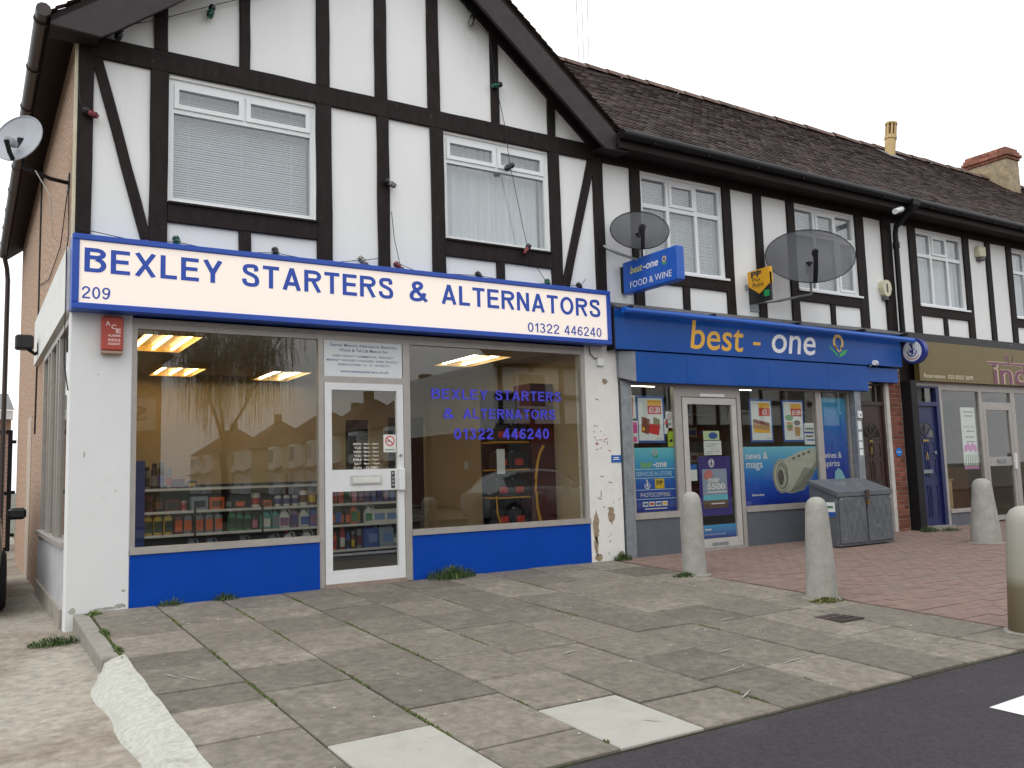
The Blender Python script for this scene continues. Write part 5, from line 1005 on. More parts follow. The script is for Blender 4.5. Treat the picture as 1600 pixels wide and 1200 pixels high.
for k, z in enumerate((1.94, 1.87, 1.60, 1.50, 1.42)): part('printed_line', MB().box(14.0 + 0.03 * (k % 3), 14.30 - 0.02 * (k % 2), 0.0574, 0.0580, z - 0.012, z + 0.012), MC['print_menu'], TP)
BX = thing('wooden_box', 'light wooden menu box standing inside the restaurant window', 'box', (13.5, 0.3, 0.0))
part('carcass', MB().bbox(13.38, 13.66, 0.16, 0.5, 0.0, 0.76, 0.005), mat('pine', (0.45, 0.27, 0.11), rough=0.55, var=0.15, stretch=(1, 1, 0.15)), BX); part('lid', MB().box(13.36, 13.68, 0.14, 0.52, 0.762, 0.785), MC['pine'], BX)
# ================================================================== PROJECTING SIGNS
def left(mb, X): mb.v = [(X + y, -x, z) for x, y, z in mb.v]; return mb      # xz drawing -> faces -x
PS = thing('projecting_sign', 'blue projecting box sign advertising food and wine', 'sign', (6.41, -0.08, 3.35))
BSG = mat('box_sign_blue', (0.010, 0.10, 0.50), rough=0.3, var=0.05)
part('case', MB().bbox(6.352, 6.475, -1.07, -0.06, 3.345, 3.765, 0.012), BSG, PS)
part('bracket', MB().box(6.36, 6.465, -0.06, 0.0, 3.38, 3.72), BLACKM, PS)
def lt(P, s_, a, b, c, d_, X, m_, **k): part('lettering', left(text_in(s_, a, b, c, d_, -0.0022, **k), X), m_, P)
lt(PS, 'best', 0.21, 0.45, 3.585, 3.68, 6.352, vinyl('lime_yellow', (200, 195, 110)), bold=0.02, shear=0.2); lt(PS, '-one', 0.46, 0.74, 3.585, 3.655, 6.352, PALE, bold=0.02, shear=0.2); lt(PS, 'FOOD & WINE', 0.20, 0.97, 3.405, 3.485, 6.352, PALE)
part('emblem', left(MB().ring(0.85, 3.64, 0.022, 0.038, -0.0022, 18), 6.352), vinyl('bud', (226, 190, 110)), PS); part('emblem', left(MB().poly([(0.83, 3.575), (0.86, 3.565), (0.92, 3.60), (0.87, 3.59), (0.79, 3.61)], -0.0022), 6.352), LEAF, PS)
PP = thing('projecting_sign', 'yellow and black projecting payment sign with pointed lower edge', 'sign', (8.68, -0.06, 3.4))
part('back_board', MB().box(8.652, 8.69, -0.47, -0.07, 3.40, 3.80), BLACKP, PP)
part('face', left(MB().prism([(0.07, 3.66), (0.27, 3.52), (0.47, 3.64), (0.47, 3.875), (0.07, 3.865)], -0.012, 0.05), 8.66), mat('payment_yellow', (0.78, 0.40, 0.02), rough=0.4), PP)
part('bracket', MB().box(8.66, 8.69, -0.07, 0.0, 3.62, 3.70), STEEL, PP)
lt(PP, 'PP', 0.14, 0.33, 3.765, 3.85, 8.645, VB, bold=0.03); lt(PP, 'Pay', 0.16, 0.31, 3.695, 3.755, 8.645, VB); lt(PP, 'Point', 0.16, 0.36, 3.62, 3.685, 8.645, VB)
part('badge', MB().box(8.640, 8.6515, -0.45, -0.36, 3.46, 3.55), vinyl('badge_green', (40, 150, 80)), PP)
LS = thing('projecting_sign', 'round blue and white projecting lottery sign with crossed fingers emblem', 'sign', (12.25, -0.05, 2.68))
RB = mat('lottery_blue', (0.03, 0.045, 0.25), rough=0.35)
part('drum', left(MB().loft([[(0.25 + 0.205 * math.cos(a), yy, 2.885 + 0.205 * math.sin(a)) for a in [2 * PI * i / 32 for i in range(32)]] for yy in (0, 0.10)]), 12.20), RB, LS, smooth=True)
part('face', left(MB().disc(0.235, 2.885, 0.165, 0.168, -0.002, 32), 12.20), PW, LS); part('bracket', MB().box(12.22, 12.28, -0.06, 0.0, 2.84, 2.93), BLACKM, LS)
tmp = thing('tmp', 'tmp', 'tmp'); fingers(tmp, 0.23, 2.90, 0.19, -0.004, RB); e_ = tmp.children[0]; e_.parent = LS; e_.matrix_parent_inverse = Matrix.Translation(-LS.location)
for v in e_.data.vertices: x, y, z = v.co; v.co = (12.20 + y, -x, z)
bpy.data.objects.remove(tmp)
part('emblem', left(MB().ring(0.235, 2.885, 0.125, 0.14, -0.004, 20, R(215), R(325)), 12.20), vinyl('pale_red', (205, 120, 120)), LS)
# ================================================================== WALL FITTINGS
AB = thing('alarm_box', 'rounded cream alarm bell box with dark lettering beside the rainwater pipe', 'alarm box', (11.88, -0.05, 3.78))
CREAM = mat('aged_cream', (0.62, 0.58, 0.42), rough=0.45, var=0.08)
pr = [(11.76, 3.93), (11.80, 3.82), (11.88, 3.78), (11.96, 3.82), (12.0, 3.93), (11.98, 4.02), (11.92, 4.06), (11.84, 4.06), (11.78, 4.02)]
part('case', MB().prism(pr, -0.09, -0.002), CREAM, AB); part('base', MB().box(11.83, 11.93, -0.07, -0.002, 3.74, 3.778), GREYP, AB); part('printed_line', MB().box(11.86, 11.90, -0.092 - 0.0006, -0.092, 3.86, 4.0), VB, AB)
AB2 = thing('alarm_box', 'square cream alarm bell box on the white wall above the olive fascia', 'alarm box', (14.78, -0.05, 4.72))
part('case', MB().bbox(14.68, 14.90, -0.10, -0.002, 4.76, 4.97, 0.02), CREAM, AB2); part('strobe', MB().bbox(14.71, 14.88, -0.09, -0.003, 4.70, 4.758, 0.015), GREYP, AB2)
CC = thing('security_camera', 'white bullet security camera under the black gutter', 'camera', (11.9, -0.3, 5.1))
part('body', MB().tube([(11.62, -0.50, 5.06), (11.95, -0.40, 5.17)], 0.045, 12), UPVC, CC, smooth=True); part('bracket', MB().tube([(11.95, -0.40, 5.17), (12.05, -0.37, 5.19)], 0.022, 8), BLACKM, CC)
DBX = thing('door_buzzer', 'small white buzzer box on the steel post beside the brown door', 'buzzer', (10.9, -0.12, 1.8)); part('case', MB().bbox(10.86, 10.95, -0.13, -0.10, 1.79, 1.90, 0.006), UPVC, DBX); part('button', MB().tube([(10.905, -0.14, 1.845), (10.905, -0.13, 1.845)], 0.014, 10), STEEL, DBX)
ST = thing('sticker_strip', 'strip of small white stickers on the steel post beside the brown door', 'sticker', (10.9, -0.103, 1.3))
for k, (a, b) in enumerate(((1.62, 1.75), (1.45, 1.58), (1.33, 1.43), (1.22, 1.31))): part('sticker', MB().box(10.86, 10.945, -0.1025, -0.1005, a, b), PW, ST)
BP = thing('plaque', 'small blue plaque on the peeling white pilaster', 'plaque', (6.16, -0.013, 1.23)); part('plate', MB().box(6.075, 6.235, -0.018, -0.0125, 1.20, 1.29), vinyl('plaque_blue', (35, 90, 165)), BP); part('lettering', MB().box(6.10, 6.20, -0.0195, -0.0185, 1.235, 1.245), PALE, BP); part('lettering', MB().box(6.11, 6.19, -0.0195, -0.0185, 1.255, 1.265), PALE, BP)
BP = thing('plaque', 'small bright blue oval plaque on the brick pier', 'plaque', (12.0, 0.0, 1.23)); part('plate', MB().disc(12.0, 1.26, 0.085, 0.07, 0.0, 20), vinyl('oval_blue', (40, 120, 205)), BP); part('lettering', MB().box(11.95, 12.05, -0.0015, -0.0008, 1.255, 1.265), PALE, BP)
JB = thing('junction_box', 'small white cable junction box under the end of the lit sign', 'box', (5.96, -0.02, 2.42)); part('case', MB().bbox(5.90, 6.0, -0.05, -0.012, 2.41, 2.51, 0.006), UPVC, JB); part('cable', MB().tube([(5.93, -0.03, 2.51), (5.86, -0.03, 2.50), (5.80, -0.025, 2.56), (5.79, -0.02, 2.66)], 0.006, 6), CABLE, JB)
FLD = thing('floodlight', 'black floodlight on the pebbledashed flank above the side window', 'floodlight', (-0.1, 3.6, 2.8))
part('housing', MB().bbox(-0.30, -0.10, 3.45, 3.62, 2.79, 2.97, 0.02), BLACKP, FLD); part('bracket', MB().tube([(-0.16, 3.52, 2.80), (-0.08, 3.52, 2.74), (-0.02, 3.52, 2.80)], 0.022, 8), BLACKM, FLD)
part('plate', MB().box(-0.06, -0.051, 3.47, 3.57, 2.74, 2.88), BLACKM, FLD)
# satellite dishes
DISHM = mesh_dish_mat(); DGREY = mat('dish_grey', (0.36, 0.38, 0.42), rough=0.45, var=0.06)
def dish(label, c, nrm, rx, rz, m_, wall, feed=True, roll=0):
    D_ = thing('satellite_dish', label, 'satellite dish', c)
    n = Vector(nrm).normalized(); xr = Vector((0, 0, 1)).cross(n).normalized(); up = n.cross(xr); c = Vector(c)
    pt = lambda u, v, w_: c + xr * u + up * v + n * w_
    dp = 0.16; rings = []
    for q in (0.001, 0.25, 0.5, 0.75, 0.93, 1.0): rings.append([pt(rx * q * math.cos(a), rz * q * math.sin(a), dp * rx * (q * q - 0.6)) for a in [2 * PI * i / 36 for i in range(36)]])
    part('reflector', MB().loft(rings, cap=False), m_, D_, smooth=True)
    part('rim', MB().tube([pt(rx * math.cos(a), rz * math.sin(a), dp * rx * 0.4) for a in [2 * PI * i / 36 for i in range(37)]], 0.007, 6), BLACKM if m_ is DISHM else DGREY, D_, smooth=True)
    f0, f1 = pt(0, -rz * 0.98, dp * rx * 0.3), pt(0, -rz * 0.45, rx * 0.62)
    part('feed_arm', MB().tube([f0, pt(0, -rz * 0.80, rx * 0.32), f1], 0.014 + 0.03 * rx, 8), BLACKM, D_, smooth=True)
    part('lnb', MB().tube([f1 - n * 0.02, f1 + up * 0.02 - n * 0.07, f1 + up * 0.02 - n * 0.12], [0.045, 0.045, 0.03], 10), BLACKM if m_ is DISHM else DGREY, D_, smooth=True)
    back = pt(0, -rz * 0.2, -dp * rx * 0.6)
    part('mount', MB().bbox(-0.04, 0.04, -0.03, 0.05, -0.10, 0.08, 0.008).xf(Matrix.Translation(back - n * 0.03)), BLACKM, D_)
    W_ = Vector(wall); wy = 0.0
    low = back - n * 0.05 + Vector((0, 0, -0.22 * (rz / 0.3)))
    part('arm', MB().tube([back - n * 0.05, low, low * 0.4 + W_ * 0.6 + Vector((0, 0, -0.02)), W_], 0.02, 8), STEEL if m_ is DISHM else BLACKM, D_, smooth=True)
    return D_
d2 = dish('grey mesh satellite dish above the blue projecting sign', (6.37, -0.40, 4.10), (-0.5, -0.78, 0.62), 0.37, 0.36, DISHM, (6.08, -0.015, 3.97)); part('wall_plate', MB().box(6.04, 6.12, -0.012, 0.0, 3.90, 4.05), STEEL, d2)
d3 = dish('large grey mesh satellite dish on a bracket above the shop name fascia', (9.42, -0.55, 4.06), (-0.62, -0.72, 0.55), 0.62, 0.52, DISHM, (8.86, -0.02, 3.45)); part('wall_plate', MB().box(8.74, 9.0, -0.014, 0.0, 3.32, 3.60), STEEL, d3)
d1 = dish('small pale grey satellite dish on the pebbledashed flank', (-0.44, 0.35, 4.31), (-0.62, -0.75, 0.25), 0.235, 0.24, DGREY, (-0.01, 0.55, 4.02)); part('wall_plate', MB().box(-0.012, 0.0, 0.48, 0.62, 3.95, 4.10), BLACKM, d1)
part('cable', MB().tube([(-0.3, 0.4, 4.05), (-0.16, 0.5, 3.85), (-0.10, 1.0, 3.6), (-0.02, 1.6, 3.7)], 0.005, 5), PW, d1)
fc = thing('flank_cable', 'thin black cables clipped down the pebbledashed flank', 'cable', (-0.01, 3.0, 3.0))
part('strand', MB().tube([(-0.01, 4.3, 5.4), (-0.012, 4.32, 4.2), (-0.01, 4.28, 3.0), (-0.012, 4.4, 1.8)], 0.012, 5), CABLE, fc); part('strand', MB().tube([(-0.01, 0.5, 4.0), (-0.015, 0.35, 3.6), (-0.035, 0.1, 3.38), (-0.055, 0.02, 3.2), (-0.055, 0.01, 2.2), (-0.02, 0.0, 1.95)], 0.006, 5), CABLE, fc); part('strand', MB().tube([(-0.01, 0.6, 3.95), (-0.013, 1.2, 3.55), (-0.012, 2.6, 3.5), (-0.012, 4.2, 3.75)], 0.005, 5), CABLE, fc)
# festoon lamps
def festoon(x, z, c, label, tilt=0.0, y=-0.07, flip=False):
    L_ = thing('festoon_lamp', label, 'lamp', (x, y, z), 'festoon lamps strung over the gable')
    M_ = Matrix.Translation((x, y, z)) @ Matrix.Rotation(tilt, 4, 'Y')
    part('socket', MB().lathe([(0.012, 0.055), (0.030, 0.05), (0.034, 0.03), (0.034, 0.012), (0.026, 0.0)], 12).xf(M_), BLACKP, L_, smooth=True)
    part('bulb', MB().lathe([(0.024, 0.0), (0.030, -0.025), (0.030, -0.06), (0.020, -0.085), (0.004, -0.092)], 12).xf(M_), mat('bulb_' + c, {'green': (0.01, 0.12, 0.07), 'red': (0.30, 0.05, 0.06), 'clear': (0.35, 0.33, 0.30), 'dark': (0.03, 0.03, 0.03)}[c], rough=0.15, var=0.05), L_, smooth=True)
    for k in range(4):
        a = k * PI / 2 + 0.4; q = [(0.033 * math.cos(a), 0.033 * math.sin(a), -0.0), (0.036 * math.cos(a), 0.036 * math.sin(a), -0.05), (0.02 * math.cos(a), 0.02 * math.sin(a), -0.095)]
        part('cage_wire', MB().tube(q, 0.0025, 5).xf(M_), BLACKM, L_)
    for zz, rr in ((-0.03, 0.036), (-0.065, 0.034)): part('cage_ring', MB().tube([(rr * math.cos(a), rr * math.sin(a), zz) for a in [2 * PI * i / 12 for i in range(13)]], 0.0025, 4).xf(M_), BLACKM, L_)
for x, z, c, lb, t in ((1.18, 5.80, 'green', 'green caged festoon lamp hanging in the upper gable panel', 0.25), (0.34, 5.36, 'dark', 'dark caged festoon lamp on the tie beam under the left eave', 0.2), (0.09, 4.52, 'red', 'red caged festoon lamp on the corner post', -1.2),
                       (0.88, 3.36, 'green', 'green festoon lamp on the lit sign below the blinds window', 2.9), (1.83, 3.36, 'dark', 'dark festoon lamp on the lit sign beside the short stud', 2.9), (2.78, 3.38, 'clear', 'clear festoon lamp on the lit sign beside the middle post', 2.4), (3.20, 3.37, 'red', 'red festoon lamp on the lit sign beside the middle post', 2.3),
                       (4.22, 3.36, 'dark', 'dark festoon lamp on the lit sign under the net curtain window', 2.4), (5.16, 3.35, 'green', 'green festoon lamp on the lit sign near the slanting brace', 3.0), (5.66, 3.36, 'dark', 'dark festoon lamp at the end of the lit sign', 2.5),
                       (3.08, 4.32, 'clear', 'clear festoon lamp on the middle post between the upper windows', -1.2), (4.19, 6.50, 'clear', 'clear festoon lamp under the right barge board', 0.3), (4.53, 5.76, 'green', 'green festoon lamp above the tie beam on the right', 1.2), (4.67, 4.77, 'dark', 'dark festoon lamp hanging before the net curtain window', 1.0), (4.88, 3.79, 'red', 'red festoon lamp on the sill of the net curtain window', 0.6)): festoon(x, z, c, lb, t)
fw = thing('festoon_cable', 'thin black festoon cable strung across the gable and the lit sign', 'cable', (3, -0.06, 4.5))
for pts in ([(0.12, 5.27), (0.34, 5.41), (0.7, 5.58), (1.18, 5.85), (1.5, 6.02), (2.0, 6.3)], [(3.9, 6.9), (4.19, 6.55), (4.44, 6.35), (4.50, 5.8), (4.62, 5.25), (4.67, 4.8), (4.80, 4.2), (4.88, 3.83), (4.95, 3.65), (5.16, 3.38)],
            [(0.02, 3.42), (0.5, 3.36), (0.88, 3.39), (1.3, 3.345), (1.83, 3.39), (2.3, 3.35), (2.5, 3.37), (2.78, 3.42), (2.97, 3.46)], [(3.11, 4.0), (3.14, 3.7), (3.20, 3.42), (3.45, 3.345), (3.8, 3.37), (4.22, 3.39), (4.7, 3.35), (5.16, 3.38), (5.66, 3.40), (5.75, 3.50)], [(0.09, 4.55), (0.02, 4.6), (0.0, 4.9)]):
    part('strand', MB().tube([(x, -0.062, z) for x, z in pts], 0.004, 5), CABLE, fw)
oc = thing('overhead_cable', 'faint overhead telephone wires rising above the terrace ridge', 'cable', (9.3, 4.4, 8.8))
for k in range(3): part('wire', MB().tube([(9.2 + k * 0.12, 4.4, 8.75), (2.5 + k * 0.09, -4.3, 8.2 + 0.1 * k), (-3 + k * 0.1, -11.8, 8.0)], 0.005, 4), mat('pale_wire', (0.85, 0.85, 0.85), rough=0.6), oc)
# ================================================================== STREET FURNITURE
def bollard(x, y, h, label, rb=0.16, rt=0.115, m_=None):
    z0 = gz(y) - 0.03; B = thing('bollard', label, 'bollard', (x, y, z0), 'concrete bollards along the forecourts')
    n = 20; rings = []
    for r, z in ((rb, 0), (rb * 0.99, 0.1), (rb * 0.93, 0.3), (rt * 1.1, h * 0.72), (rt * 1.02, h - 0.13), (rt * 0.95, h - 0.075), (rt * 0.75, h - 0.03), (rt * 0.42, h - 0.006), (0.01, h)):
        rings.append([(x + r * (1 + random.uniform(-.008, .008)) * math.cos(2 * PI * j / n), y + r * math.sin(2 * PI * j / n), z0 + z) for j in range(n)])
    part('shaft', MB().loft(rings), m_ or CONC, B, smooth=True)
    part('footing', MB().lathe([(rb + 0.05, -0.02), (rb + 0.05, 0.034), (rb + 0.01, 0.040)], 16, (x, y, z0)), KERB, B)
bollard(6.01, -1.46, 0.93, 'tapered concrete bollard in front of the shop door with the services poster', 0.135, 0.108)
bollard(5.96, -3.17, 0.955, 'tapered concrete bollard with weeds round its foot beside the drain grate', 0.142, 0.100)
bollard(6.07, -5.0, 0.97, 'tapered concrete bollard with brown stained base at the road edge', 0.175, 0.13, gradient('splashed_concrete', -0.25, 0.75, [(0, (84, 74, 54)), (0.38, (104, 94, 72)), (0.47, (146, 142, 128)), (1, (158, 157, 148))]))
bollard(11.45, -1.62, 0.93, 'tapered concrete bollard in front of the restaurant door', 0.20, 0.13)
CT = thing('storage_chest', 'dented grey metal storage chest with sloping lid in front of the brown door', 'chest', (9.83, -0.65, -0.03))
CG = mat('chest_paint', (0.115, 0.125, 0.14), rough=0.5, metal=0.2, var=0.18, scale=7, bump=0.25, bscale=5, c2=(0.27, 0.28, 0.29), thr=(0.56, 0.70), mscale=4.5, stretch=(1, 1, 2))
cx0, cx1, cy0, cy1 = 9.25, 10.43, -0.87, -0.42
part('carcass', MB().loft([[(cx0, cy0, -0.015), (cx1, cy0, -0.015), (cx1, cy1, -0.01), (cx0, cy1, -0.01)], [(cx0, cy0, 0.66), (cx1, cy0, 0.66), (cx1, cy1, 0.83), (cx0, cy1, 0.83)]]), CG, CT)
part('lid', MB().loft([[(cx0 - 0.02, cy0 - 0.025, 0.655), (cx1 + 0.02, cy0 - 0.025, 0.655), (cx1 + 0.02, cy1 + 0.01, 0.835), (cx0 - 0.02, cy1 + 0.01, 0.835)], [(cx0 - 0.02, cy0 - 0.025, 0.715), (cx1 + 0.02, cy0 - 0.025, 0.715), (cx1 + 0.02, cy1 + 0.01, 0.885), (cx0 - 0.02, cy1 + 0.01, 0.885)]]), CG, CT)
for a, b in ((cx0 + 0.02, 9.83), (9.87, cx1 - 0.02)):
    dd = part('front_door', MB().bbox(a, b, cy0 - 0.02, cy0 - 0.001, 0.02, 0.64, 0.006), CG, CT)
    w_ = (b - a)
    for k in range(3):
        for s_ in (-1, 1):
            xa, za = a + w_ * (0.15 + 0.25 * k), 0.08; xb, zb = xa + w_ * 0.35, 0.58
            if s_ < 0: xa, xb = xb, xa
            part('pressed_rib', MB().tube([(xa, cy0 - 0.0185, za), (xb, cy0 - 0.0185, zb)], 0.0055, 4), CG, dd)
    part('hinge', MB().box(b - 0.06 if a > 9.8 else a + 0.01, b - 0.01 if a > 9.8 else a + 0.06, cy0 - 0.03, cy0 - 0.0205, 0.60, 0.635), STEEL, dd)
part('hasp', MB().box(9.82, 9.88, cy0 - 0.055, cy0 - 0.026, 0.60, 0.73), MC['rust'], CT); part('padlock', MB().box(9.83, 9.87, cy0 - 0.06, cy0 - 0.03, 0.53, 0.59), BRASS, CT)
sk = part('sticker', MB().box(cx0 - 0.004, cx0 - 0.001, -0.83, -0.60, 0.45, 0.58), PW, CT); part('sticker', MB().box(cx0 - 0.0041, cx0 - 0.001, -0.83, -0.60, 0.39, 0.448), PB, CT)
part('label', MB().box(cx0 - 0.006, cx0 - 0.0045, -0.80, -0.64, 0.50, 0.53), vinyl('green', (70, 130, 90)), CT)
# ================================================================== WEEDS
def tuft(x, y, z, n, h, sp, label, m_=GRASS, wide=0.004, sy=0.6):
    mb = MB(); n = int(n * 1.8); wide = min(wide, 0.006)
    for i in range(n):
        a = random.uniform(0, 2 * PI); r = sp * random.random() ** 0.7; bx, by = x + r * math.cos(a), y + r * math.sin(a) * sy
        hh = h * random.uniform(0.25, 1.05) * (1.15 - r / (sp + .001) * 0.7); le = random.uniform(0.2, 1.3) * hh; a2 = random.uniform(0, 2 * PI); w_ = wide * random.uniform(0.6, 1.3)
        dx, dy = math.cos(a2), math.sin(a2); px, py = -dy * w_, dx * w_
        p1 = (bx + dx * le * 0.35, by + dy * le * 0.35, z + hh * 0.62); p2 = (bx + dx * le, by + dy * le, z + hh * (0.95 - 0.3 * le / hh))
        mb.add([(bx - px, by - py, z), (bx + px, by + py, z), (p1[0] + px * .8, p1[1] + py * .8, p1[2]), (p1[0] - px * .8, p1[1] - py * .8, p1[2]), p2], [(0, 1, 2, 3), (3, 2, 4)])
    T = thing('weed_tuft', label, 'weeds', (x, y, z)); part('blades', mb, m_, T, kind='stuff')
tuft(3.74, -0.09, -0.005, 320, 0.20, 0.30, 'large grass tuft against the blue panel right of the shop door'); tuft(0.86, -0.07, -0.003, 60, 0.10, 0.12, 'small grass tuft against the blue panel near the white pillar'); tuft(1.34, -0.07, -0.003, 70, 0.11, 0.12, 'small grass tuft against the blue panel near the door')
tuft(6.15, -0.08, -0.005, 120, 0.15, 0.13, 'grass tuft at the foot of the peeling white pilaster'); tuft(5.84, -1.50, gz(-1.5), 130, 0.07, 0.17, 'low weeds round the foot of the bollard by the shop door', wide=0.01); tuft(5.86, -3.30, gz(-3.3), 190, 0.055, 0.20, 'yellowish weeds round the foot of the bollard beside the drain', m_=mat('dry_weed', (0.13, 0.14, 0.03), rough=0.8, var=0.4, scale=15, island=0.5), wide=0.01)
tuft(-0.12, -0.55, dz_(-0.5), 200, 0.11, 0.20, 'dark weeds on the drive at the foot of the white pillar'); tuft(12.2, -0.28, gz(-0.28), 150, 0.14, 0.18, 'grass at the foot of the black rainwater pipe'); tuft(12.6, -0.38, gz(-0.38), 130, 0.08, 0.25, 'low weeds in front of the blue panelled door'); tuft(5.93, -5.12, gz(-5.1), 70, 0.05, 0.16, 'low weeds at the stained bollard by the road edge', wide=0.01)
BW = mat('bright_weed', (0.085, 0.13, 0.028), rough=0.8, var=0.4, island=0.4)
for x, y, n_, h_, sp_, sy_, lb in ((0.20, -0.17, 70, 0.06, 0.07, 0.9, 'bright weed tuft in the kerb joint at the foot of the white pillar'), (0.183, -1.02, 120, 0.035, 0.035, 6.0, 'long run of bright weeds in the middle of the kerb joint'), (0.185, -1.72, 90, 0.04, 0.035, 4.5, 'bright weeds in the kerb joint beside the whitewashed fillet')): tuft(x, y, gz(y), n_, h_, sp_, lb, m_=BW, sy=sy_)
ms = MB()
for x in [0.18] + EDG[1:8]:
    y = -0.3
    while y > -5.1:
        y -= random.uniform(0.02, 0.05)
        if math.sin(x * 37 + y * 2.3) + math.sin(y * 5.1 + x * 9) < (-0.9 if x < 0.3 and y > -2 else 9 if x < 0.3 else 0.45 if x < 2.2 else 1.15): continue
        for q in range(3):
            r = random.uniform(0.005, 0.013); cx, cy = x + random.uniform(-0.008, 0.008), y + random.uniform(-0.02, 0.02)
            ms.add([(cx + r * math.cos(a), cy + r * math.sin(a), gz(cy) - 0.004) for a in (0, 1.26, 2.5, 3.77, 5.03)] + [(cx, cy, gz(cy) + r * 0.8)], [(0, 1, 5), (1, 2, 5), (2, 3, 5), (3, 4, 5), (4, 0, 5)])
part('joint_moss', ms, MOSS, pav, kind='stuff')
lt_ = MB()
for i in range(260):
    x, y = random.uniform(0.3, 6), random.uniform(-5.1, -0.05); r = random.uniform(0.003, 0.009); a0 = random.uniform(0, 6)
    lt_.add([(x + r * random.uniform(.6, 1.4) * math.cos(a0 + a), y + r * random.uniform(.6, 1.4) * math.sin(a0 + a), gz(y) + 0.0055) for a in (0, 1.5, 3.0, 4.6)] + [(x, y, gz(y) + 0.0075)], [(0, 1, 4), (1, 2, 4), (2, 3, 4), (3, 0, 4)])
sc_ = MB()
for x, y, a, l_ in ((3.25, -4.55, 0.2, 0.30), (3.75, -4.60, 0.15, 0.34), (2.95, -5.0, 0.5, 0.22), (2.25, -4.95, -0.9, 0.14), (3.6, -4.15, 0.1, 0.25), (0.42, -2.7, -1.2, 0.25), (0.33, -2.6, -1.2, 0.2), (1.9, -3.2, -0.5, 0.22), (2.7, -3.6, 0.3, 0.2), (4.4, -3.4, 0.2, 0.25)):
    dx, dy = math.cos(a) * l_, math.sin(a) * l_; px, py = -math.sin(a) * 0.009, math.cos(a) * 0.009
    sc_.add([(q[0], q[1], gz(q[1]) + 0.0062) for q in ((x, y), (x + dx * .3 + px * .6, y + dy * .3 + py * .6), (x + dx, y + dy), (x + dx * .4 - px, y + dy * .4 - py))], [(0, 3, 2, 1)])
part('chalky_scratches', sc_, mat('scratch', (0.34, 0.32, 0.28), rough=0.9), pav, kind='stuff')
part('litter_flecks', lt_, mat('pale_flecks', (0.55, 0.54, 0.50), rough=0.9, island=0.5), pav, kind='stuff')
# ================================================================== CARS
def car(label, loc, rotz, paint):
    C = thing('parked_car', label, 'car', loc); X = Matrix.Translation(loc) @ Matrix.Rotation(rotz, 4, 'Z')
    ST_ = [(-2.05, 0.62, 0.30, 0.62, 0.66, 0.50), (-1.98, 0.76, 0.22, 0.80, 0.86, 0.62), (-1.75, 0.82, 0.20, 0.90, 0.98, 0.62), (-1.45, 0.84, 0.20, 0.93, 1.28, 0.56), (-1.0, 0.85, 0.20, 0.93, 1.42, 0.57), (-0.3, 0.85, 0.20, 0.92, 1.46, 0.58), (0.25, 0.85, 0.20, 0.91, 1.42, 0.57),
           (0.62, 0.85, 0.20, 0.90, 1.20, 0.60), (0.98, 0.84, 0.20, 0.88, 0.95, 0.70), (1.5, 0.82, 0.20, 0.80, 0.86, 0.66), (1.9, 0.76, 0.22, 0.66, 0.72, 0.58), (2.05, 0.62, 0.30, 0.52, 0.55, 0.45)]
    rings = []
    for x, w_, z0, z1, z2, wr in ST_:
        h = [(w_ * 0.92, z0), (w_ * 0.985, z0 + 0.12), (w_, (z0 + z1) * 0.52), (w_ * 0.975, z1), (wr, z2 - 0.03), (wr * 0.75, z2)]
        rings.append([(x, y, z) for y, z in h] + [(x, -y, z) for y, z in h[::-1]])
    part('body', MB().loft(rings).xf(X), paint, C, smooth=True)
    GL = mat('car_glass', (0.012, 0.014, 0.016), rough=0.05, spec=0.9, var=0.02)
    def lerp(k, t, s): a = ST_[k]; y = a[1] * 0.975 * (1 - t) + a[5] * t; z = a[3] * (1 - t) + (a[4] - 0.03) * t; return (a[0], s * (y + 0.006), z + 0.004)
    for s in (-1, 1):
        for k0, k1 in ((3, 4), (4, 5), (5, 6), (6, 7)): part('side_window', MB().quad(lerp(k0, 0.12, s), lerp(k1, 0.12, s), lerp(k1, 0.90, s), lerp(k0, 0.90, s)).xf(X), GL, C)
        part('mirror', MB().bbox(0.50, 0.64, s * 0.98 - 0.09, s * 0.98 + 0.09, 0.90, 1.03, 0.03).xf(X), BLACKP, C)
        part('headlight', MB().bbox(1.86, 2.0, s * 0.56 - 0.14, s * 0.56 + 0.14, 0.58, 0.68, 0.02).xf(X), mat('lamp_glass', (0.6, 0.62, 0.65), rough=0.1), C)
        for x in (-1.28, 1.28):
            wx = X @ Matrix.Translation((x, s * 0.76, 0.30)) @ Matrix.Rotation(PI / 2, 4, 'X')
            wh = part('wheel', MB().lathe([(0.20, -0.09), (0.28, -0.10), (0.305, -0.07), (0.305, 0.07), (0.28, 0.10), (0.20, 0.09)], 28).xf(wx), mat('tyre', (0.012, 0.012, 0.013), rough=0.85), C, smooth=True)
            part('rim', MB().lathe([(0.195, -0.102), (0.05, -0.085), (0.05, 0.085), (0.195, 0.102)], 16).xf(wx), STEEL, wh)
    part('windscreen', MB().quad((1.0, -0.66, 0.965), (1.0, 0.66, 0.965), (0.30, 0.52, 1.425), (0.30, -0.52, 1.425)).xf(X @ Matrix.Translation((0.02, 0, 0.01))), GL, C)
    return C
car('silver car parked across the road from the shops', (12.6, -11.4, RZ), 0.0, mat('silver_paint', (0.42, 0.44, 0.46), rough=0.25, metal=0.6, var=0.03))
car('black car parked on the drive beside the pebbledashed flank', (-1.24, 3.35, dz_(1)), -PI / 2, mat('black_paint', (0.008, 0.008, 0.010), rough=0.2, var=0.05, coat=0.5))
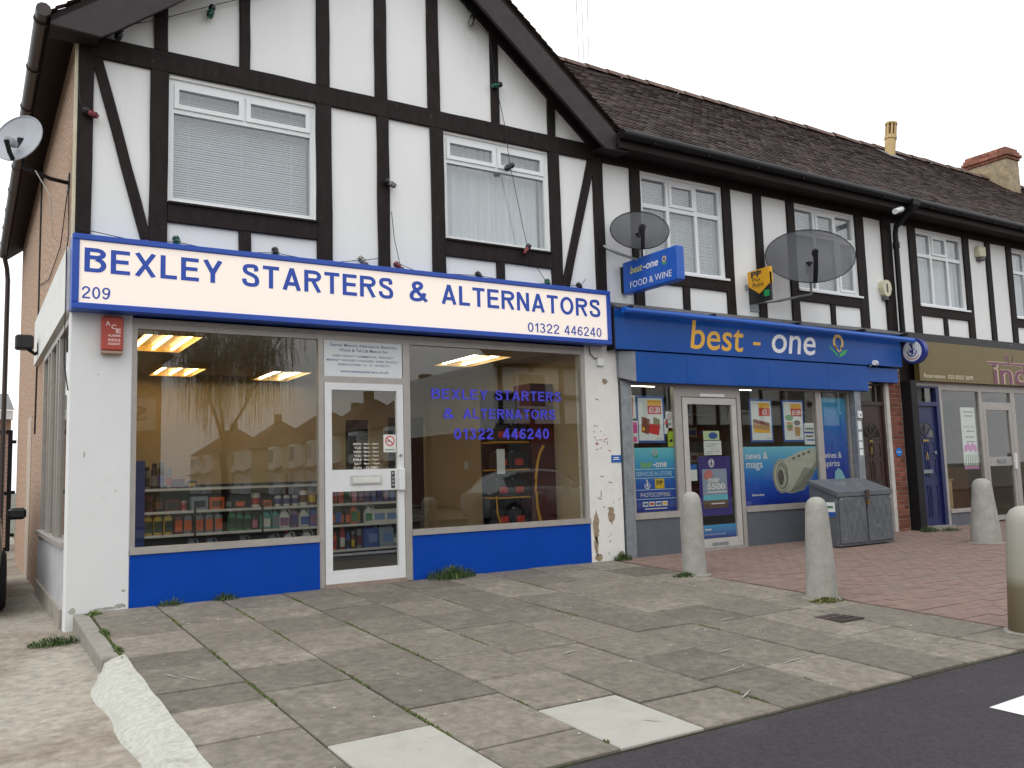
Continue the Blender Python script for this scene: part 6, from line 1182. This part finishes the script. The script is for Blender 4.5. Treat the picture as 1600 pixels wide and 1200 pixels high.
# ================================================================== SIDE GATE, OUTHOUSE AND TREES BEHIND THE DRIVE
G_ = thing('side_gate', 'black metal mesh gate at the far end of the drive', 'gate', (-1.2, 9.35, -0.1))
part('frame', frame_box(MB(), -2.3, -0.06, 0.0, 2.14, 0.07, 9.33, 9.38), BLACKM, G_)
part('mid_rail', MB().box(-2.23, -0.13, 9.335, 9.375, 0.98, 1.05), BLACKM, G_)
ml = MB()
for k in range(28): ml.box(-2.2 + k * 0.075, -2.194 + k * 0.075, 9.352, 9.358, 0.07, 2.07)
for k in range(27): ml.box(-2.23, -0.13, 9.358, 9.364, 0.10 + k * 0.075, 0.106 + k * 0.075)
part('wire_mesh', ml, BLACKM, G_, kind='stuff')
for z in (0.25, 1.0, 1.9): part('hinge', MB().box(-0.06, 0.0, 9.33, 9.36, z, z + 0.06), BLACKM, G_)
OH = thing('outhouse', 'pink rendered outhouse with white eaves behind the mesh gate', 'outhouse', (-2.5, 12.5, -0.15))
part('wall', MB().box(-5.0, -0.02, 11.2, 14, -0.2, 2.45), mat('pink_render', (0.45, 0.30, 0.24), rough=0.9, var=0.12, scale=10), OH)
part('eaves_board', MB().add([(-5.2, 11.0, 2.45), (0.0, 11.0, 2.45), (0.0, 11.0, 2.62), (-5.2, 11.0, 2.62), (-5.2, 11.21, 2.45), (0, 11.21, 2.45)], [(0, 1, 2, 3), (0, 4, 5, 1)]), UPVC, OH)
part('roof', MB().add([(-5.2, 10.98, 2.63), (0.02, 10.98, 2.63), (0.02, 14.2, 3.25), (-5.2, 14.2, 3.25)], [(0, 1, 2, 3)]), mat('grey_felt', (0.16, 0.16, 0.16), rough=0.9), OH)
def conifer(x, y, h, r, label):
    T = thing('conifer_tree', label, 'tree', (x, y, -0.2)); part('trunk', MB().tube([(x, y, -0.3), (x, y, h * 0.9)], [0.16, 0.03], 8), mat('bark', (0.07, 0.05, 0.035), rough=0.95, var=0.3), T)
    mb = MB()
    for i in range(2600):
        t = random.random() ** 0.8; z = 0.3 + t * (h - 0.3); rr = r * (1 - t) ** 0.8 * random.uniform(0.35, 1.05) * (0.85 + 0.2 * math.sin(z * 5)); a = random.uniform(0, 2 * PI)
        c = Vector((x + rr * math.cos(a), y + rr * math.sin(a), z)); s = random.uniform(0.08, 0.2); d = Vector((math.cos(a), math.sin(a), random.uniform(-0.7, 0.3))); e = Vector((-d.y, d.x, random.uniform(-.5, .5)))
        mb.add([c - e * s * 0.4, c + e * s * 0.4, c + d * s], [(0, 1, 2)])
    part('crown', mb, mat('conifer_leaf', (0.025, 0.045, 0.018), rough=0.8, var=0.4, island=0.4), T, kind='stuff')
conifer(-0.9, 22.0, 6.2, 1.5, 'dark evergreen tree behind the outhouse'); conifer(-3.4, 25.0, 7.0, 1.8, 'tall evergreen tree beyond the drive, away from the shop')
# ================================================================== ACROSS THE ROAD (seen mirrored in the shop windows)
def mirror_text(P, s_, x0, x1, z0, z1, y, m_):      # lettering that faces +y
    mb = text_in(s_, 0, x1 - x0, z0, z1, 0, bold=0.02); mb.v = [(x1 - p[0], y, p[2]) for p in mb.v]; part('lettering', mb, m_, P)
OB = mat('stock_brick', (0.30, 0.20, 0.12), rough=0.9, var=0.2, scale=6)
OS = thing('shop_building', 'brick corner shop with white fascia and gable across the road', 'building', (0.5, -22, -0.2))
part('wall', MB().box(-7, 4.4, -30, -20.2, -0.2, 5.4), OB, OS)
part('gable', MB().prism([(4.4, 5.4), (-1.2, 8.6), (-7, 5.4)], -20.22, -21.0), OB, OS)
part('roof', MB().add([(4.9, -19.9, 5.2), (-1.2, -19.9, 8.8), (-1.2, -30, 8.8), (4.9, -30, 5.2), (-7.5, -19.9, 5.2), (-7.5, -30, 5.2)], [(0, 1, 2, 3), (1, 4, 5, 2)]), TILE, OS)
part('fascia', MB().box(-6.8, 4.2, -20.19, -20.0, 2.75, 3.75), mat('pale_fascia', (0.6, 0.58, 0.5), rough=0.6), OS); part('verge_board', MB().prism([(4.9, 5.0), (4.9, 5.25), (-1.2, 8.85), (-1.2, 8.55)], -19.85, -19.95), UPVC, OS)
mirror_text(OS, 'SE', 2.95, 3.95, 3.05, 3.5, -19.995, VB)
for x in (-4.5, 1.8): fw_ = part('window', frame_box(MB(), x, x + 1.6, 4.0, 5.3, 0.09, -20.15, -20.1), UPVC, OS); part('pane', MB().box(x + .09, x + 1.51, -20.19, -20.16, 4.09, 5.21), MC['car_glass'], OS)
part('shop_window', MB().box(-6, 3.6, -20.19, -20.12, 0.4, 2.6), MC['car_glass'], OS)
TT = thing('parade_building', 'half-timbered brick parade across the road', 'building', (30, -24, -0.2))
part('ground_floor', MB().box(17, 46, -30, -21.0, -0.2, 2.9), mat('dark_red_brick', (0.13, 0.05, 0.035), rough=0.9, var=0.25, scale=5), TT); part('upper_floor', MB().box(17, 46, -29.9, -20.9, 2.9, 5.6), WHITE, TT)
part('roof', MB().add([(16.6, -20.4, 5.5), (46.4, -20.4, 5.5), (46.4, -25.5, 9.2), (16.6, -25.5, 9.2)], [(0, 1, 2, 3)]), TILE, TT)
for k in range(20): part('timber', MB().box(17.2 + k * 1.5, 17.4 + k * 1.5, -20.895, -20.84, 2.9, 5.6), TIMBER, TT)
for z in (2.9, 4.1, 5.4): part('timber', MB().box(17, 46, -20.835, -20.80, z, z + 0.2), TIMBER, TT)
for k in range(7): x = 18 + k * 4; part('window', frame_box(MB(), x, x + 1.5, 3.7, 5.2, 0.1, -20.79, -20.75), UPVC, TT); part('pane', MB().box(x + .1, x + 1.4, -20.82, -20.795, 3.8, 5.1), MC['car_glass'], TT); part('shop_window', MB().box(x - 0.4, x + 2.4, -20.99, -20.93, 0.3, 2.3), MC['car_glass'], TT)
def house(x, y, label, rot, wallm, seedx):
    H = thing('semi_detached_house', label, 'house', (x, y, -0.3)); X = Matrix.Translation((x, y, -0.3)) @ Matrix.Rotation(rot, 4, 'Z')
    part('wall', MB().box(-5.5, 5.5, 0, 8, 0, 5.2).xf(X), wallm, H)
    part('roof', MB().add([(-6, -0.5, 5.1), (6, -0.5, 5.1), (6, 8.5, 5.1), (-6, 8.5, 5.1), (-2.2, 4, 8.4), (2.2, 4, 8.4)], [(0, 1, 5, 4), (1, 2, 5), (2, 3, 4, 5), (3, 0, 4)]).xf(X), mat('house_roof', (0.13, 0.075, 0.055), rough=0.9, var=0.2), H)
    for cx in ((0, 4.2), (-4.2, 0), (0,))[int(abs(y)) % 3]: part('chimney', MB().box(cx - 0.35, cx + 0.35, 3.6, 4.4, 7.0 if cx == 0 else 6.0, 9.3 if cx == 0 else 8.6).xf(X), OB, H)
    for bx in (-3.4, 3.4):
        b = part('bay', MB().loft([[(bx - 1.5, 0.01, z), (bx - 0.9, -0.7, z), (bx + 0.9, -0.7, z), (bx + 1.5, 0.01, z)] for z in (0, 5.0)]).xf(X), UPVC, H)
        for z in (0.8, 3.3): part('window', MB().box(bx - 0.75, bx + 0.75, -0.74, -0.705, z, z + 1.4).xf(X), MC['car_glass'], H)
        part('porch_roof', MB().add([(bx - 2.0, -1.2, 2.35), (bx + 2.0, -1.2, 2.35), (bx + 1.6, 0.0, 2.9), (bx - 1.6, 0.0, 2.9)], [(0, 1, 2, 3)]).xf(X), MC['house_roof'], H)
    part('front_door', MB().box(-0.5, 0.5, -0.06, -0.005, 0, 2.1).xf(X), MAR, H)
HW = mat('cream_render', (0.62, 0.56, 0.42), rough=0.9, var=0.08, scale=2)
for k, (x, y, lb) in enumerate(((25.5, -52, 'cream semi-detached house nearest the main road on the side street'), (26.5, -66, 'cream semi-detached house second along the side street'), (27.5, -80, 'cream semi-detached house third along the side street'), (27, -95, 'cream semi-detached house fourth along the side street'), (26, -111, 'cream semi-detached house at the far end of the side street'))): house(x, y, lb, PI / 2 + PI + 0.1 * (k % 2), HW, k)
WT = thing('weeping_tree', 'bare weeping tree standing across the road', 'tree', (7.4, -24.5, -0.3))
BARK = mat('bark', (0.07, 0.05, 0.035)); tw = MB(); lm = MB()
x0, y0 = 7.4, -24.5
part('trunk', MB().tube([(x0, y0, -0.4), (x0 + 0.05, y0, 1.2), (x0 - 0.05, y0, 2.0), (x0, y0, 2.6)], [0.19, 0.14, 0.12, 0.10], 10), BARK, WT, smooth=True)
for i in range(9):
    k3 = i // 3; a0 = 2.1 * k3 + 0.5; a = a0 + (i % 3 - 1) * 0.9 + random.uniform(-.2, .2); sp = random.uniform(1.3, 2.7); hz = random.uniform(6.4, 9.2)
    P0 = Vector((x0, y0, 2.45)); F_ = Vector((x0 + 0.75 * math.cos(a0), y0 + 0.75 * math.sin(a0), 3.9 + 0.25 * k3))
    if i % 3 == 0: lm.tube([P0, P0.lerp(F_, 0.5) + Vector((0, 0, 0.12)), F_], [0.075, 0.06, 0.05], 7)
    P1 = F_; P2 = F_ + Vector((0.5 * sp * math.cos(a), 0.5 * sp * math.sin(a), (hz - F_.z) * 0.6)); P3 = Vector((x0 + 1.15 * sp * math.cos(a), y0 + 1.15 * sp * math.sin(a), hz))
    lm.tube([P1, P2, P3], [0.045, 0.03, 0.012], 6)
    for j in range(18):
        t = random.uniform(0.25, 1); b = P1.lerp(P3, t); a3 = random.uniform(0, 2 * PI); o_ = random.uniform(0.3, 1.3)
        c = b + Vector((o_ * math.cos(a3), o_ * math.sin(a3), random.uniform(0.1, 0.7))); tw.tube([b, b.lerp(c, 0.6) + Vector((0, 0, 0.15)), c], [0.022, 0.014, 0.009], 4)
        for q in range(8):
            e = b.lerp(c, random.uniform(0.3, 1)); dl = random.uniform(0.5, 3.0); dx, dy = random.uniform(-.35, .35), random.uniform(-.35, .35)
            tw.tube([e, e + Vector((dx, dy, -dl * 0.25)), e + Vector((dx * 1.3, dy * 1.3, -dl))], [0.010, 0.009, 0.006], 3)
part('limbs', lm, BARK, WT, smooth=True, kind='stuff'); part('twigs', tw, BARK, WT, kind='stuff')
